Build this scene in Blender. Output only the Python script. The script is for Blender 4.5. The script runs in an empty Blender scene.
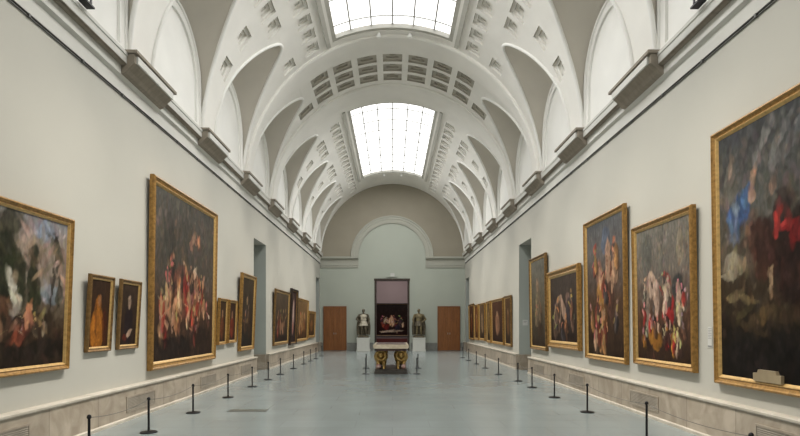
import bpy, bmesh, math, random
import numpy as np
from mathutils import Vector, Matrix

random.seed(7)
COL = bpy.context.scene.collection
PI = math.pi
CZ = 1.615            # eye height
WL = 4.58             # half width wall to wall
F = 533.0             # focal length in pixels
END = 33.7            # far wall
BACK = -9.0
HC = 4.40 + CZ        # springing of the barrel vault
R = 4.50

# ------------------------------------------------------------------ materials
def new_mat(name):
    m = bpy.data.materials.new(name)
    m.use_nodes = True
    nt = m.node_tree
    return m, nt, nt.nodes['Principled BSDF']

def mat_plain(name, col, rough=0.6, metal=0.0, noise=0.06, scale=6.0, bump=0.0, spec=None, stretch=(1, 1, 1)):
    m, nt, b = new_mat(name)
    tc = nt.nodes.new('ShaderNodeTexCoord')
    mp = nt.nodes.new('ShaderNodeMapping')
    mp.inputs['Scale'].default_value = stretch
    nt.links.new(tc.outputs['Object'], mp.inputs['Vector'])
    n = nt.nodes.new('ShaderNodeTexNoise')
    n.inputs['Scale'].default_value = scale
    n.inputs['Detail'].default_value = 5
    nt.links.new(mp.outputs['Vector'], n.inputs['Vector'])
    r = nt.nodes.new('ShaderNodeValToRGB')
    r.color_ramp.elements[0].position = 0.3
    r.color_ramp.elements[1].position = 0.7
    r.color_ramp.elements[0].color = (*[max(0, c * (1 - noise)) for c in col], 1)
    r.color_ramp.elements[1].color = (*[min(1, c * (1 + noise)) for c in col], 1)
    nt.links.new(n.outputs['Fac'], r.inputs['Fac'])
    nt.links.new(r.outputs['Color'], b.inputs['Base Color'])
    b.inputs['Roughness'].default_value = rough
    b.inputs['Metallic'].default_value = metal
    if spec is not None:
        b.inputs['Specular IOR Level'].default_value = spec
    if bump:
        bp = nt.nodes.new('ShaderNodeBump')
        bp.inputs['Strength'].default_value = bump
        bp.inputs['Distance'].default_value = 0.02
        nt.links.new(n.outputs['Fac'], bp.inputs['Height'])
        nt.links.new(bp.outputs['Normal'], b.inputs['Normal'])
    return m

def mat_marble(name, c0, c1, scale=1.3, rough=0.35, joints=None):
    m, nt, b = new_mat(name)
    tc = nt.nodes.new('ShaderNodeTexCoord')
    w = nt.nodes.new('ShaderNodeTexNoise')
    w.inputs['Scale'].default_value = scale
    w.inputs['Detail'].default_value = 8
    w.inputs['Distortion'].default_value = 1.5
    nt.links.new(tc.outputs['Object'], w.inputs['Vector'])
    r = nt.nodes.new('ShaderNodeValToRGB')
    r.color_ramp.elements[0].position = 0.34
    r.color_ramp.elements[1].position = 0.66
    r.color_ramp.elements[0].color = (*c0, 1)
    r.color_ramp.elements[1].color = (*c1, 1)
    nt.links.new(w.outputs['Fac'], r.inputs['Fac'])
    out = r.outputs['Color']
    if joints:
        sx = nt.nodes.new('ShaderNodeSeparateXYZ')
        nt.links.new(tc.outputs['Object'], sx.inputs[0])
        dv = nt.nodes.new('ShaderNodeMath'); dv.operation = 'DIVIDE'; dv.inputs[1].default_value = joints
        nt.links.new(sx.outputs['Y'], dv.inputs[0])
        # tone of each slab
        fl = nt.nodes.new('ShaderNodeMath'); fl.operation = 'FLOOR'
        nt.links.new(dv.outputs[0], fl.inputs[0])
        wn = nt.nodes.new('ShaderNodeTexWhiteNoise'); wn.noise_dimensions = '1D'
        nt.links.new(fl.outputs[0], wn.inputs['W'])
        mr = nt.nodes.new('ShaderNodeMapRange')
        mr.inputs['To Min'].default_value = 0.86; mr.inputs['To Max'].default_value = 1.12
        nt.links.new(wn.outputs['Value'], mr.inputs['Value'])
        fr = nt.nodes.new('ShaderNodeMath'); fr.operation = 'FRACT'
        nt.links.new(dv.outputs[0], fr.inputs[0])
        lt = nt.nodes.new('ShaderNodeMath'); lt.operation = 'GREATER_THAN'; lt.inputs[1].default_value = 0.012
        nt.links.new(fr.outputs[0], lt.inputs[0])
        ml = nt.nodes.new('ShaderNodeMath'); ml.operation = 'MULTIPLY'
        mr2 = nt.nodes.new('ShaderNodeMapRange'); mr2.inputs['To Min'].default_value = 0.6
        nt.links.new(lt.outputs[0], mr2.inputs['Value'])
        nt.links.new(mr.outputs[0], ml.inputs[0]); nt.links.new(mr2.outputs[0], ml.inputs[1])
        vm = nt.nodes.new('ShaderNodeVectorMath'); vm.operation = 'SCALE'
        nt.links.new(out, vm.inputs[0]); nt.links.new(ml.outputs[0], vm.inputs['Scale'])
        out = vm.outputs[0]
    nt.links.new(out, b.inputs['Base Color'])
    b.inputs['Roughness'].default_value = rough
    return m

def mat_floor():
    m, nt, b = new_mat('floor_stone')
    tc = nt.nodes.new('ShaderNodeTexCoord')
    br = nt.nodes.new('ShaderNodeTexBrick')
    br.offset = 0.5
    br.inputs['Scale'].default_value = 1.0
    br.inputs['Brick Width'].default_value = 1.2
    br.inputs['Row Height'].default_value = 0.6
    br.inputs['Mortar Size'].default_value = 0.004
    br.inputs['Color1'].default_value = (0.235, 0.275, 0.28, 1)
    br.inputs['Color2'].default_value = (0.25, 0.293, 0.298, 1)
    br.inputs['Mortar'].default_value = (0.20, 0.225, 0.228, 1)
    nt.links.new(tc.outputs['Object'], br.inputs['Vector'])
    n = nt.nodes.new('ShaderNodeTexNoise')
    n.inputs['Scale'].default_value = 0.9
    n.inputs['Detail'].default_value = 6
    nt.links.new(tc.outputs['Object'], n.inputs['Vector'])
    mr = nt.nodes.new('ShaderNodeMapRange')
    mr.inputs['To Min'].default_value = 0.86
    mr.inputs['To Max'].default_value = 1.12
    nt.links.new(n.outputs['Fac'], mr.inputs['Value'])
    vm = nt.nodes.new('ShaderNodeVectorMath'); vm.operation = 'SCALE'
    nt.links.new(br.outputs['Color'], vm.inputs[0])
    nt.links.new(mr.outputs[0], vm.inputs['Scale'])
    nt.links.new(vm.outputs[0], b.inputs['Base Color'])
    r2 = nt.nodes.new('ShaderNodeMapRange')
    r2.inputs['To Min'].default_value = 0.17
    r2.inputs['To Max'].default_value = 0.26
    nt.links.new(n.outputs['Fac'], r2.inputs['Value'])
    nt.links.new(r2.outputs[0], b.inputs['Roughness'])
    b.inputs['Specular IOR Level'].default_value = 0.95
    n2 = nt.nodes.new('ShaderNodeTexNoise')
    n2.inputs['Scale'].default_value = 3.0
    nt.links.new(tc.outputs['Object'], n2.inputs['Vector'])
    bp = nt.nodes.new('ShaderNodeBump')
    bp.inputs['Strength'].default_value = 0.05
    bp.inputs['Distance'].default_value = 0.02
    nt.links.new(n2.outputs['Fac'], bp.inputs['Height'])
    nt.links.new(bp.outputs['Normal'], b.inputs['Normal'])
    return m

def mat_wood(name, c0, c1):
    m, nt, b = new_mat(name)
    tc = nt.nodes.new('ShaderNodeTexCoord')
    mp = nt.nodes.new('ShaderNodeMapping'); mp.inputs['Scale'].default_value = (14, 14, 1.0)
    nt.links.new(tc.outputs['Object'], mp.inputs['Vector'])
    n = nt.nodes.new('ShaderNodeTexNoise'); n.inputs['Scale'].default_value = 1.6; n.inputs['Detail'].default_value = 6
    n.inputs['Distortion'].default_value = 0.8
    nt.links.new(mp.outputs['Vector'], n.inputs['Vector'])
    r = nt.nodes.new('ShaderNodeValToRGB')
    r.color_ramp.elements[0].position = 0.3; r.color_ramp.elements[1].position = 0.7
    r.color_ramp.elements[0].color = (*c0, 1); r.color_ramp.elements[1].color = (*c1, 1)
    nt.links.new(n.outputs['Fac'], r.inputs['Fac'])
    nt.links.new(r.outputs['Color'], b.inputs['Base Color'])
    b.inputs['Roughness'].default_value = 0.45
    return m

def mat_emit(name, col, strength):
    m, nt, b = new_mat(name)
    b.inputs['Base Color'].default_value = (0.8, 0.8, 0.8, 1)
    b.inputs['Emission Color'].default_value = (*col, 1)
    b.inputs['Emission Strength'].default_value = strength
    return m

def mat_canvas(name, seed):
    """oil paint: woven-in colour attribute broken up by procedural brush strokes and a thin varnish"""
    m, nt, b = new_mat(name)
    at = nt.nodes.new('ShaderNodeVertexColor'); at.layer_name = 'Paint'
    tc = nt.nodes.new('ShaderNodeTexCoord')
    mp = nt.nodes.new('ShaderNodeMapping')
    mp.inputs['Location'].default_value = (seed * 3.1, seed, 0)
    mp.inputs['Rotation'].default_value = (0, 0.6, 0)
    mp.inputs['Scale'].default_value = (14, 5, 6)
    nt.links.new(tc.outputs['Object'], mp.inputs['Vector'])
    n = nt.nodes.new('ShaderNodeTexNoise'); n.inputs['Scale'].default_value = 1.1; n.inputs['Detail'].default_value = 6
    n.inputs['Distortion'].default_value = 0.6
    nt.links.new(mp.outputs['Vector'], n.inputs['Vector'])
    mr = nt.nodes.new('ShaderNodeMapRange')
    mr.inputs['From Min'].default_value = 0.3; mr.inputs['From Max'].default_value = 0.7
    mr.inputs['To Min'].default_value = 0.72; mr.inputs['To Max'].default_value = 1.28
    nt.links.new(n.outputs['Fac'], mr.inputs['Value'])
    vm = nt.nodes.new('ShaderNodeVectorMath'); vm.operation = 'SCALE'
    nt.links.new(at.outputs['Color'], vm.inputs[0]); nt.links.new(mr.outputs[0], vm.inputs['Scale'])
    nt.links.new(vm.outputs[0], b.inputs['Base Color'])
    b.inputs['Roughness'].default_value = 0.5
    b.inputs['Specular IOR Level'].default_value = 0.12
    return m

M = {}
M['wall'] = mat_plain('grey_green_paint', (0.472, 0.463, 0.418), 0.75, noise=0.03, scale=0.7)
M['wall_end'] = mat_plain('end_wall_paint', (0.41, 0.44, 0.385), 0.75, noise=0.03, scale=0.6)
M['tympanum'] = mat_plain('beige_shade', (0.30, 0.272, 0.215), 0.8, noise=0.05, scale=0.8)
M['end_trim'] = mat_plain('end_wall_moulding', (0.39, 0.39, 0.34), 0.75, noise=0.03, scale=0.9)
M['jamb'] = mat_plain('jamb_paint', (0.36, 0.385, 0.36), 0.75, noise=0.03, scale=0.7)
M['plaster'] = mat_plain('vault_plaster', (0.82, 0.805, 0.765), 0.8, noise=0.04, scale=1.2)
M['soffit'] = mat_plain('lunette_soffit_shade', (0.52, 0.485, 0.425), 0.8, noise=0.05, scale=1.0)
M['coffer'] = mat_plain('coffer_shade', (0.44, 0.415, 0.36), 0.8, noise=0.05, scale=1.0)
M['plaster_white'] = mat_plain('white_plaster', (0.80, 0.795, 0.765), 0.7, noise=0.03, scale=1.5)
M['cornice'] = mat_plain('cornice_plaster', (0.60, 0.595, 0.56), 0.7, noise=0.04, scale=1.5)
M['rail'] = mat_plain('dark_rail', (0.09, 0.09, 0.085), 0.5, noise=0.1)
M['marble'] = mat_marble('grey_beige_marble', (0.30, 0.248, 0.19), (0.43, 0.37, 0.30), 2.2, 0.4, joints=1.157)
M['vent'] = mat_marble('darker_vent_marble', (0.20, 0.175, 0.14), (0.30, 0.265, 0.215), 3, 0.5)  # slats in a darker tone of the marble
M['marble_cap'] = mat_marble('pale_marble', (0.44, 0.40, 0.335), (0.57, 0.525, 0.455), 2.0, 0.35)
M['marble_grey'] = mat_marble('grey_marble', (0.17, 0.175, 0.16), (0.25, 0.25, 0.23), 2.0, 0.4)
M['floor'] = mat_floor()
M['taupe'] = mat_plain('taupe_stone_and_shade', (0.27, 0.235, 0.19), 0.8, noise=0.15, scale=5, stretch=(1, 3, 1))
M['dark'] = mat_plain('near_black', (0.02, 0.02, 0.02), 0.5, noise=0.2)
M['black_metal'] = mat_plain('black_metal', (0.018, 0.018, 0.02), 0.4, 0.6, noise=0.2)
M['cord'] = mat_plain('grey_cord', (0.16, 0.15, 0.135), 0.7, noise=0.1)
M['gold'] = mat_plain('aged_gilding', (0.33, 0.18, 0.048), 0.36, 0.3, noise=0.35, scale=18, bump=0.25)
M['gold_lip'] = mat_plain('lit_lip_gilding', (0.56, 0.36, 0.135), 0.34, 0.3, noise=0.2, scale=18, bump=0.15)
M['gold_dark'] = mat_plain('dull_gilding', (0.20, 0.115, 0.04), 0.5, 0.4, noise=0.4, scale=16, bump=0.25)
M['dark_wood'] = mat_plain('dark_frame_wood', (0.035, 0.022, 0.015), 0.45, noise=0.3, scale=14)
M['brass'] = mat_plain('plaque_brass', (0.34, 0.27, 0.17), 0.5, 0.2, noise=0.1)
M['door'] = mat_wood('orange_brown_wood', (0.17, 0.058, 0.014), (0.30, 0.115, 0.03))
M['door_frame'] = mat_wood('door_frame_wood', (0.16, 0.055, 0.015), (0.24, 0.085, 0.022))
M['steel'] = mat_plain('brushed_metal', (0.42, 0.40, 0.36), 0.35, 0.9, noise=0.08)
M['glass'] = mat_emit('milky_skylight_glass', (1.0, 0.995, 0.975), 1.8)
M['white_bar'] = mat_plain('white_glazing_bar', (0.45, 0.45, 0.44), 0.5, noise=0.03)
M['frame_grey'] = mat_plain('grey_skylight_frame', (0.50, 0.49, 0.45), 0.6, noise=0.05)
M['bronze'] = mat_plain('bronze', (0.13, 0.11, 0.075), 0.5, 0.3, noise=0.4, scale=9)
M['bronze_gilt'] = mat_plain('worn_bronze', (0.22, 0.18, 0.10), 0.5, 0.35, noise=0.4, scale=9)
M['alabaster'] = mat_plain('pale_alabaster', (0.55, 0.50, 0.40), 0.5, noise=0.15, scale=7)
M['lion_gold'] = mat_plain('gilded_bronze', (0.46, 0.31, 0.11), 0.36, 0.7, noise=0.35, scale=12, bump=0.3)
M['ball'] = mat_marble('red_white_marble', (0.30, 0.11, 0.09), (0.55, 0.45, 0.40), 6, 0.3)
M['table_top'] = mat_marble('cream_marble_top', (0.55, 0.46, 0.33), (0.70, 0.62, 0.48), 5, 0.25)
M['inlay'] = mat_plain('dark_inlay', (0.10, 0.05, 0.04), 0.3, noise=0.4, scale=12)
M['plinth_dark'] = mat_plain('dark_marble_plinth', (0.055, 0.047, 0.04), 0.3, noise=0.3, scale=6)
M['strip_dark'] = mat_plain('dark_strip_tone', (0.10, 0.105, 0.095), 0.35, noise=0.2, scale=5)
M['pedestal'] = mat_plain('off_white_pedestal', (0.66, 0.67, 0.63), 0.6, noise=0.03)
M['mauve'] = mat_plain('mauve_wall_paint', (0.27, 0.215, 0.21), 0.8, noise=0.05, scale=0.8)
M['red_dark'] = mat_plain('dark_red_cloth', (0.10, 0.018, 0.014), 0.8, noise=0.2)
M['white_card'] = mat_plain('white_card', (0.55, 0.55, 0.53), 0.6, noise=0.02)
M['grey_print'] = mat_plain('grey_print', (0.22, 0.22, 0.22), 0.7, noise=0.05)
M['white_fitting'] = mat_plain('white_plastic', (0.85, 0.85, 0.83), 0.4, noise=0.02)

# ------------------------------------------------------------------ mesh helpers
class MB:
    def __init__(self):
        self.v = []; self.f = []
    def add(self, verts, faces):
        o = len(self.v)
        self.v += [tuple(p) for p in verts]
        self.f += [tuple(i + o for i in f) for f in faces]
        return self
    def box(self, x0, x1, y0, y1, z0, z1):
        x0, x1 = min(x0, x1), max(x0, x1)
        return self.add([(x0, y0, z0), (x1, y0, z0), (x1, y1, z0), (x0, y1, z0), (x0, y0, z1), (x1, y0, z1), (x1, y1, z1), (x0, y1, z1)],
                        [(0, 3, 2, 1), (4, 5, 6, 7), (0, 1, 5, 4), (1, 2, 6, 5), (2, 3, 7, 6), (3, 0, 4, 7)])
    def extr_y(self, prof, y0, y1, mirror=False):
        """closed (x, z) profile pushed along y"""
        if mirror:
            prof = [(-x, z) for x, z in prof][::-1]
        n = len(prof)
        self.add([(x, y0, z) for x, z in prof] + [(x, y1, z) for x, z in prof],
                 [tuple(range(n))[::-1], tuple(range(n, 2 * n))] + [(i, (i + 1) % n, n + (i + 1) % n, n + i) for i in range(n)])
        return self
    def extr_x(self, prof, x0, x1):
        n = len(prof)
        return self.add([(x0, y, z) for y, z in prof] + [(x1, y, z) for y, z in prof],
                        [tuple(range(n))[::-1], tuple(range(n, 2 * n))] + [(i, (i + 1) % n, n + (i + 1) % n, n + i) for i in range(n)])
    def lathe(self, prof, c=(0, 0, 0), n=20):
        vs, fs = [], []
        for r, z in prof:
            for k in range(n):
                a = 2 * PI * k / n
                vs.append((c[0] + r * math.cos(a), c[1] + r * math.sin(a), c[2] + z))
        for i in range(len(prof) - 1):
            for k in range(n):
                k2 = (k + 1) % n
                fs.append((i * n + k, i * n + k2, (i + 1) * n + k2, (i + 1) * n + k))
        fs.append(tuple(range(n))[::-1]); fs.append(tuple(range((len(prof) - 1) * n, len(prof) * n)))
        return self.add(vs, fs)
    def tube(self, pts, r, n=8, closed=False):
        pts = [Vector(p) for p in pts]
        vs, fs = [], []
        up = None
        m = len(pts)
        for i, p in enumerate(pts):
            t = (pts[(i + 1) % m if closed else min(i + 1, m - 1)] - pts[(i - 1) % m if closed else max(i - 1, 0)]).normalized()
            if up is None:
                up = t.orthogonal().normalized()
            up = (up - t * up.dot(t))
            if up.length < 1e-5: up = t.orthogonal()
            up.normalize()
            s = t.cross(up)
            rr = r[i] if isinstance(r, (list, tuple)) else r
            for k in range(n):
                a = 2 * PI * k / n
                vs.append(p + (up * math.cos(a) + s * math.sin(a)) * rr)
        for i in range(m if closed else m - 1):
            j = (i + 1) % m
            for k in range(n):
                k2 = (k + 1) % n
                fs.append((i * n + k, i * n + k2, j * n + k2, j * n + k))
        if not closed:
            fs.append(tuple(range(n))[::-1]); fs.append(tuple(range((m - 1) * n, m * n)))
        return self.add(vs, fs)
    def mesh(self, name, off=(0, 0, 0), fix=True, smooth=None):
        me = bpy.data.meshes.new(name)
        ox, oy, oz = off
        me.from_pydata([(x - ox, y - oy, z - oz) for x, y, z in self.v], [], self.f)
        if fix:
            bm = bmesh.new(); bm.from_mesh(me)
            bmesh.ops.recalc_face_normals(bm, faces=bm.faces)
            bm.to_mesh(me); bm.free()
        if smooth:
            me.polygons.foreach_set('use_smooth', [True] * len(me.polygons))
            me.set_sharp_from_angle(angle=math.radians(smooth))
        me.update()
        return me

def link(name, me, mat, parent=None, loc=(0, 0, 0)):
    o = bpy.data.objects.new(name, me)
    if mat is not None and not me.materials:
        me.materials.append(mat)
    COL.objects.link(o)
    o.location = loc
    if parent is not None:
        o.parent = parent
    return o

def obj(name, mb, mat, parent=None, off=(0, 0, 0), loc=None, smooth=None, fix=True):
    me = mb.mesh(name, off, fix, smooth)
    return link(name, me, mat, parent, off if loc is None else loc)

def thing(name, label, cat, loc=(0, 0, 0), rz=0.0, group=None):
    o = bpy.data.objects.new(name, None)
    o.empty_display_size = 0.2
    COL.objects.link(o)
    o.location = loc; o.rotation_euler = (0, 0, rz)
    o['label'] = label; o['category'] = cat
    if group: o['group'] = group
    return o

def tag(o, label, cat, group=None, kind=None):
    o['label'] = label; o['category'] = cat
    if group: o['group'] = group
    if kind: o['kind'] = kind
    return o

def struct(o, label=None, cat=None):
    o['kind'] = 'structure'
    if label: o['label'] = label
    if cat: o['category'] = cat
    return o

def dup(root, loc, label, group=None, rz=None):
    r = root.copy(); COL.objects.link(r); r.location = loc
    if rz is not None: r.rotation_euler = (0, 0, rz)
    r['label'] = label
    if group: r['group'] = group
    for ch in list(root.children):
        c = ch.copy(); COL.objects.link(c); c.parent = r
        for g in list(ch.children):
            d = g.copy(); COL.objects.link(d); d.parent = c
    return r

def boolean(base, cutter, op='DIFFERENCE', solver='EXACT'):
    md = base.modifiers.new('b', 'BOOLEAN')
    md.object = cutter; md.operation = op; md.solver = solver
    dg = bpy.context.evaluated_depsgraph_get()
    me = bpy.data.meshes.new_from_object(base.evaluated_get(dg))
    base.modifiers.remove(md)
    old = base.data
    base.data = me
    bpy.data.meshes.remove(old)
    bpy.data.objects.remove(cutter, do_unlink=True)

def shade(me, ang):
    me.polygons.foreach_set('use_smooth', [True] * len(me.polygons))
    me.set_sharp_from_angle(angle=math.radians(ang))

# ------------------------------------------------------------------ floor and walls
fl = MB().box(-5.75, 5.75, BACK, 44, -0.25, 0)
struct(obj('floor', fl, M['floor']), 'polished grey stone floor', 'floor')

OPEN = [(17.6, 19.3), (31.9, 33.3)]
OPEN_H = 4.5
WT = 5.75
for side, nm in ((-1, 'left'), (1, 'right')):
    w = MB()
    ys = [BACK] + [v for o in OPEN for v in o] + [END + 0.4]
    for a, b in zip(ys[0::2], ys[1::2]):
        w.box(side * WL, side * WT, a, b, 0, 6.1)
    for a, b in OPEN:
        w.box(side * WL, side * WT, a, b, OPEN_H, 6.1)
    struct(obj('wall_' + nm, w, M['wall']), 'pale grey-green %s wall' % nm, 'wall')
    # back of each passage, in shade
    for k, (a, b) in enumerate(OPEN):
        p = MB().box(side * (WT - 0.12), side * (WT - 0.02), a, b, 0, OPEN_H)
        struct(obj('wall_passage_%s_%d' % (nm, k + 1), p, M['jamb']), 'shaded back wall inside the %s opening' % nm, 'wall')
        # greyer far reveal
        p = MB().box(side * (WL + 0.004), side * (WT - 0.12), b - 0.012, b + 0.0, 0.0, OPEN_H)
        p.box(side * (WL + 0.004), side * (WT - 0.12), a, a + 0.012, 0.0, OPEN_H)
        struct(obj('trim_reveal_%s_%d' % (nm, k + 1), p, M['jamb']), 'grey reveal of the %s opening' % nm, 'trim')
    # entablature profile: rail gap, fascias, cornice (x = half width, z above eye + CZ)
    prof = [(WL + .02, 3.907), (4.55, 3.907), (4.55, 4.115), (4.495, 4.155), (4.495, 4.315), (4.40, 4.33), (4.40, 4.45),
            (4.385, 4.455), (4.385, 4.51), (4.62, 4.53)]
    prof = [(x, z + CZ) for x, z in prof]
    e = MB().extr_y(prof, BACK, END, mirror=side < 0)
    struct(obj('trim_cornice_' + nm, e, M['cornice']), 'white plaster cornice along the %s wall' % nm, 'cornice')
    so = MB().extr_y([(x, z + CZ) for x, z in ((4.495, 4.300), (4.495, 4.31), (4.406, 4.330), (4.406, 4.322), (4.44, 4.312), (4.42, 4.300))], BACK, END, mirror=side < 0)  # brown shade under the cornice, put into a coloured strip
    struct(obj('trim_cornice_soffit_' + nm, so, M['taupe']), 'brown shade-coloured underside of the %s cornice' % nm, 'cornice')
    rl = MB().box(side * 4.55, side * WL, BACK, END, CZ + 3.897, CZ + 3.905)
    rl.box(side * 4.56, side * WL, BACK, END, CZ + 3.866, CZ + 3.873)
    y = 3.2
    while y < END:
        rl.box(side * 4.545, side * WL, y, y + 0.035, CZ + 3.86, CZ + 3.906); y += 1.157
    struct(obj('trim_picture_rail_' + nm, rl, M['rail']), 'dark picture rail along the %s wall' % nm, 'picture rail')
    # marble dado
    segs = [(BACK, OPEN[0][0]), (OPEN[0][1], OPEN[1][0]), (OPEN[1][1], END)]
    d = MB()
    pr = [(WL, 0), (4.47, 0), (4.47, 0.50), (4.455, 0.505), (4.44, 0.53), (4.44, 0.555), (4.46, 0.57), (WL, 0.575)]
    cap = MB(); base = MB(); face = MB()
    for a, b in segs:
        face.extr_y([(WL, 0.03), (4.475, 0.03), (4.475, 0.53), (WL, 0.53)], a, b, mirror=side < 0)
        cap.extr_y([(WL, 0.52), (4.468, 0.52), (4.45, 0.535), (4.45, 0.56), (4.462, 0.572), (WL, 0.575)], a, b, mirror=side < 0)
        base.extr_y([(WL, 0.0), (4.445, 0.0), (4.445, 0.045), (4.475, 0.06), (WL, 0.06)], a, b, mirror=side < 0)
    for a, b in OPEN:   # the dado turns into the passage
        for yy0, yy1 in ((b - 0.07, b - 0.0), (a, a + 0.07)):
            face.box(side * WL, side * (WT - .12), yy0, yy1, 0.0, 0.55)
        face.box(side * (WT - .12), side * (WT - .19), a, b, 0, 0.55)
    bo = struct(obj('baseboard_' + nm, face, M['marble']), 'grey marble dado along the %s wall' % nm, 'dado')
    obj('cap_moulding', cap, M['marble_cap'], bo)
    obj('plinth_strip', base, M['marble_cap'], bo)

# end wall with the central doorway
CX = -0.03
DW0, DW1 = -1.105, 1.045
wf = MB()
wf.box(-WT, DW0, END, END + 0.4, 0, 6.1); wf.box(DW1, WT, END, END + 0.4, 0, 6.1); wf.box(DW0, DW1, END, END + 0.4, OPEN_H, 6.1)
wf.box(-WT, WT, END, END + 0.4, 6.1, 11.6)
struct(obj('wall_far', wf, M['wall_end']), 'grey-green end wall', 'wall')
wb = MB().box(-WT, WT, BACK - 0.3, BACK, 0, 11.6)
struct(obj('wall_back', wb, M['wall']), 'wall behind the viewer', 'wall')
# field above the arch, its beige puts the vault paint's shade into colour
N = 48
z0 = CZ + 4.30
pts_o = [(math.cos(PI * k / N) * (R + 0.12), HC + math.sin(PI * k / N) * (R + 0.12)) for k in range(N + 1)]
pts_o[0] = (R + .08, z0); pts_o[-1] = (-R - .08, z0)
pts_i = [(CX + math.cos(PI * k / N) * 2.4, z0 + math.sin(PI * k / N) * 2.4) for k in range(N + 1)]
ty = MB()
yf, yb = END - 0.05, END + 0.02
n = N + 1
ty.add([(x, yf, z) for x, z in pts_o] + [(x, yf, z) for x, z in pts_i] + [(x, yb, z) for x, z in pts_i],
       [(k, k + 1, n + k + 1, n + k) for k in range(N)] + [(n + k, n + k + 1, 2 * n + k + 1, 2 * n + k) for k in range(N)])
struct(obj('trim_tympanum', ty, M['tympanum'], smooth=30), 'shade-beige plaster field above the arch of the end wall', 'tympanum')
# archivolt: profile (radius, proud) swept over half a circle
av = [(2.12, -0.02), (2.12, 0.06), (2.17, 0.09), (2.36, 0.09), (2.39, 0.12), (2.49, 0.12), (2.53, 0.16), (2.60, 0.16), (2.62, 0.03)]
am = MB(); vs = []; fs = []
for k in range(N + 1):
    a = PI * k / N
    for r_, p_ in av:
        vs.append((CX + math.cos(a) * r_, END - p_, z0 + math.sin(a) * r_))
q = len(av)
for k in range(N):
    for i in range(q - 1):
        fs.append((k * q + i, (k + 1) * q + i, (k + 1) * q + i + 1, k * q + i + 1))
am.add(vs, fs)
struct(obj('trim_archivolt', am, M['end_trim'], smooth=35), 'moulded half-round arch on the end wall', 'arch moulding')
for s, nm in ((-1, 'left'), (1, 'right')):
    e = MB()
    pf = [(END + .01, 3.62), (END - .06, 3.62), (END - .06, 3.74), (END - .09, 3.75), (END - .09, 4.13), (END - .12, 4.14), (END - .26, 4.18), (END - .28, 4.22),
          (END - .28, 4.30), (END + .01, 4.30)]
    pf = [(y, z + CZ) for y, z in pf]
    e.extr_x(pf, s * 4.56, CX + s * 2.12)
    struct(obj('trim_end_cornice_' + nm, e, M['end_trim']), 'cornice on the end wall at %s of the arch' % nm, 'cornice')
# dado of the end wall between doors and pedestals
ed = MB()
for x0, x1 in ((-WL, -4.40), (-2.86, -1.20), (1.14, 2.82), (4.28, WL)):
    ed.box(x0, x1, END - 0.06, END + 0.01, 0, 0.5)
struct(obj('baseboard_far', ed, M['marble_grey']), 'grey marble skirting of the end wall', 'skirting')
# dark lining of the central doorway
dl = MB()
dl.box(DW0 - 0.03, DW0 + 0.09, END - 0.04, END + 0.44, 0, OPEN_H); dl.box(DW1 - 0.09, DW1 + 0.03, END - 0.04, END + 0.44, 0, OPEN_H)
dl.box(DW0 - 0.06, DW1 + 0.06, END - 0.07, END + 0.44, OPEN_H - 0.08, OPEN_H + 0.05)
struct(obj('trim_doorway_lining', dl, M['dark_wood']), 'dark lining of the central doorway', 'door lining')
# room beyond
rb = MB()
rb.box(-5.75, 5.75, 42.0, 42.2, 0, 6.2)
rb.box(-5.75, -5.6, END + .4, 42, 0, 6.2); rb.box(5.6, 5.75, END + .4, 42, 0, 6.2)
struct(obj('wall_next_room', rb, M['mauve']), 'mauve wall of the room beyond the doorway', 'wall')
rc = MB().box(-5.75, 5.75, END + 0.4, 42.2, 6.2, 6.4)
struct(obj('ceiling_next_room', rc, M['plaster']), 'ceiling of the room beyond', 'ceiling')
bb = MB().box(-5.6, 5.6, 41.9, 42.0, 0, 0.55)
struct(obj('baseboard_next_room', bb, M['red_dark']), 'dark red skirting of the room beyond', 'skirting')

# ------------------------------------------------------------------ doors of the end wall
def make_door(name, x0, x1, h, label):
    d = bpy.data.objects.new(name, None); COL.objects.link(d)
    d.location = (x0, END, 0); struct(d, label, 'door')
    w = x1 - x0
    f = MB()
    f.box(0, 0.07, -0.10, 0.02, 0, h); f.box(w - 0.07, w, -0.10, 0.02, 0, h); f.box(0.07, w - 0.07, -0.10, 0.02, h - 0.07, h)
    obj('door_frame', f, M['door_frame'], d)
    mid = w / 2
    for a, b in ((0.07, mid - 0.004), (mid + 0.004, w - 0.07)):
        lf = MB()
        lf.box(a, b, -0.05, 0.0, 0.012, h - 0.07)
        sw = 0.11
        zs = [0.012, 0.20, 1.0, 1.10, 2.0, 2.08, h - 0.20, h - 0.07]
        lf.box(a, a + sw, -0.075, -0.05, 0.012, h - 0.07); lf.box(b - sw, b, -0.075, -0.05, 0.012, h - 0.07)
        for k in range(0, 8, 2):
            lf.box(a + sw, b - sw, -0.075, -0.05, zs[k], zs[k + 1])
        for k in range(1, 7, 2):
            lf.box(a + sw + .05, b - sw - .05, -0.066, -0.05, zs[k] + .05, zs[k + 1] - .05)
        leaf = obj('door_leaf', lf, M['door'], d)
        hx = b - 0.06 if a < mid - .1 and b < mid + .01 else a + 0.06
        hd = MB().lathe([(0.0, 0), (0.02, 0.0), (0.02, 0.12), (0.0, 0.12)], (hx, -0.10, 1.02), 10)
        hd.box(hx - .012, hx + .012, -0.11, -0.07, 1.04, 1.10)
        obj('door_handle', hd, M['steel'], leaf)
    return d
make_door('door_1', -4.36, -2.90, 2.80, 'orange-brown panelled double door left of the statues')
make_door('door_2', 2.84, 4.26, 2.80, 'orange-brown panelled double door right of the statues')

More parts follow.
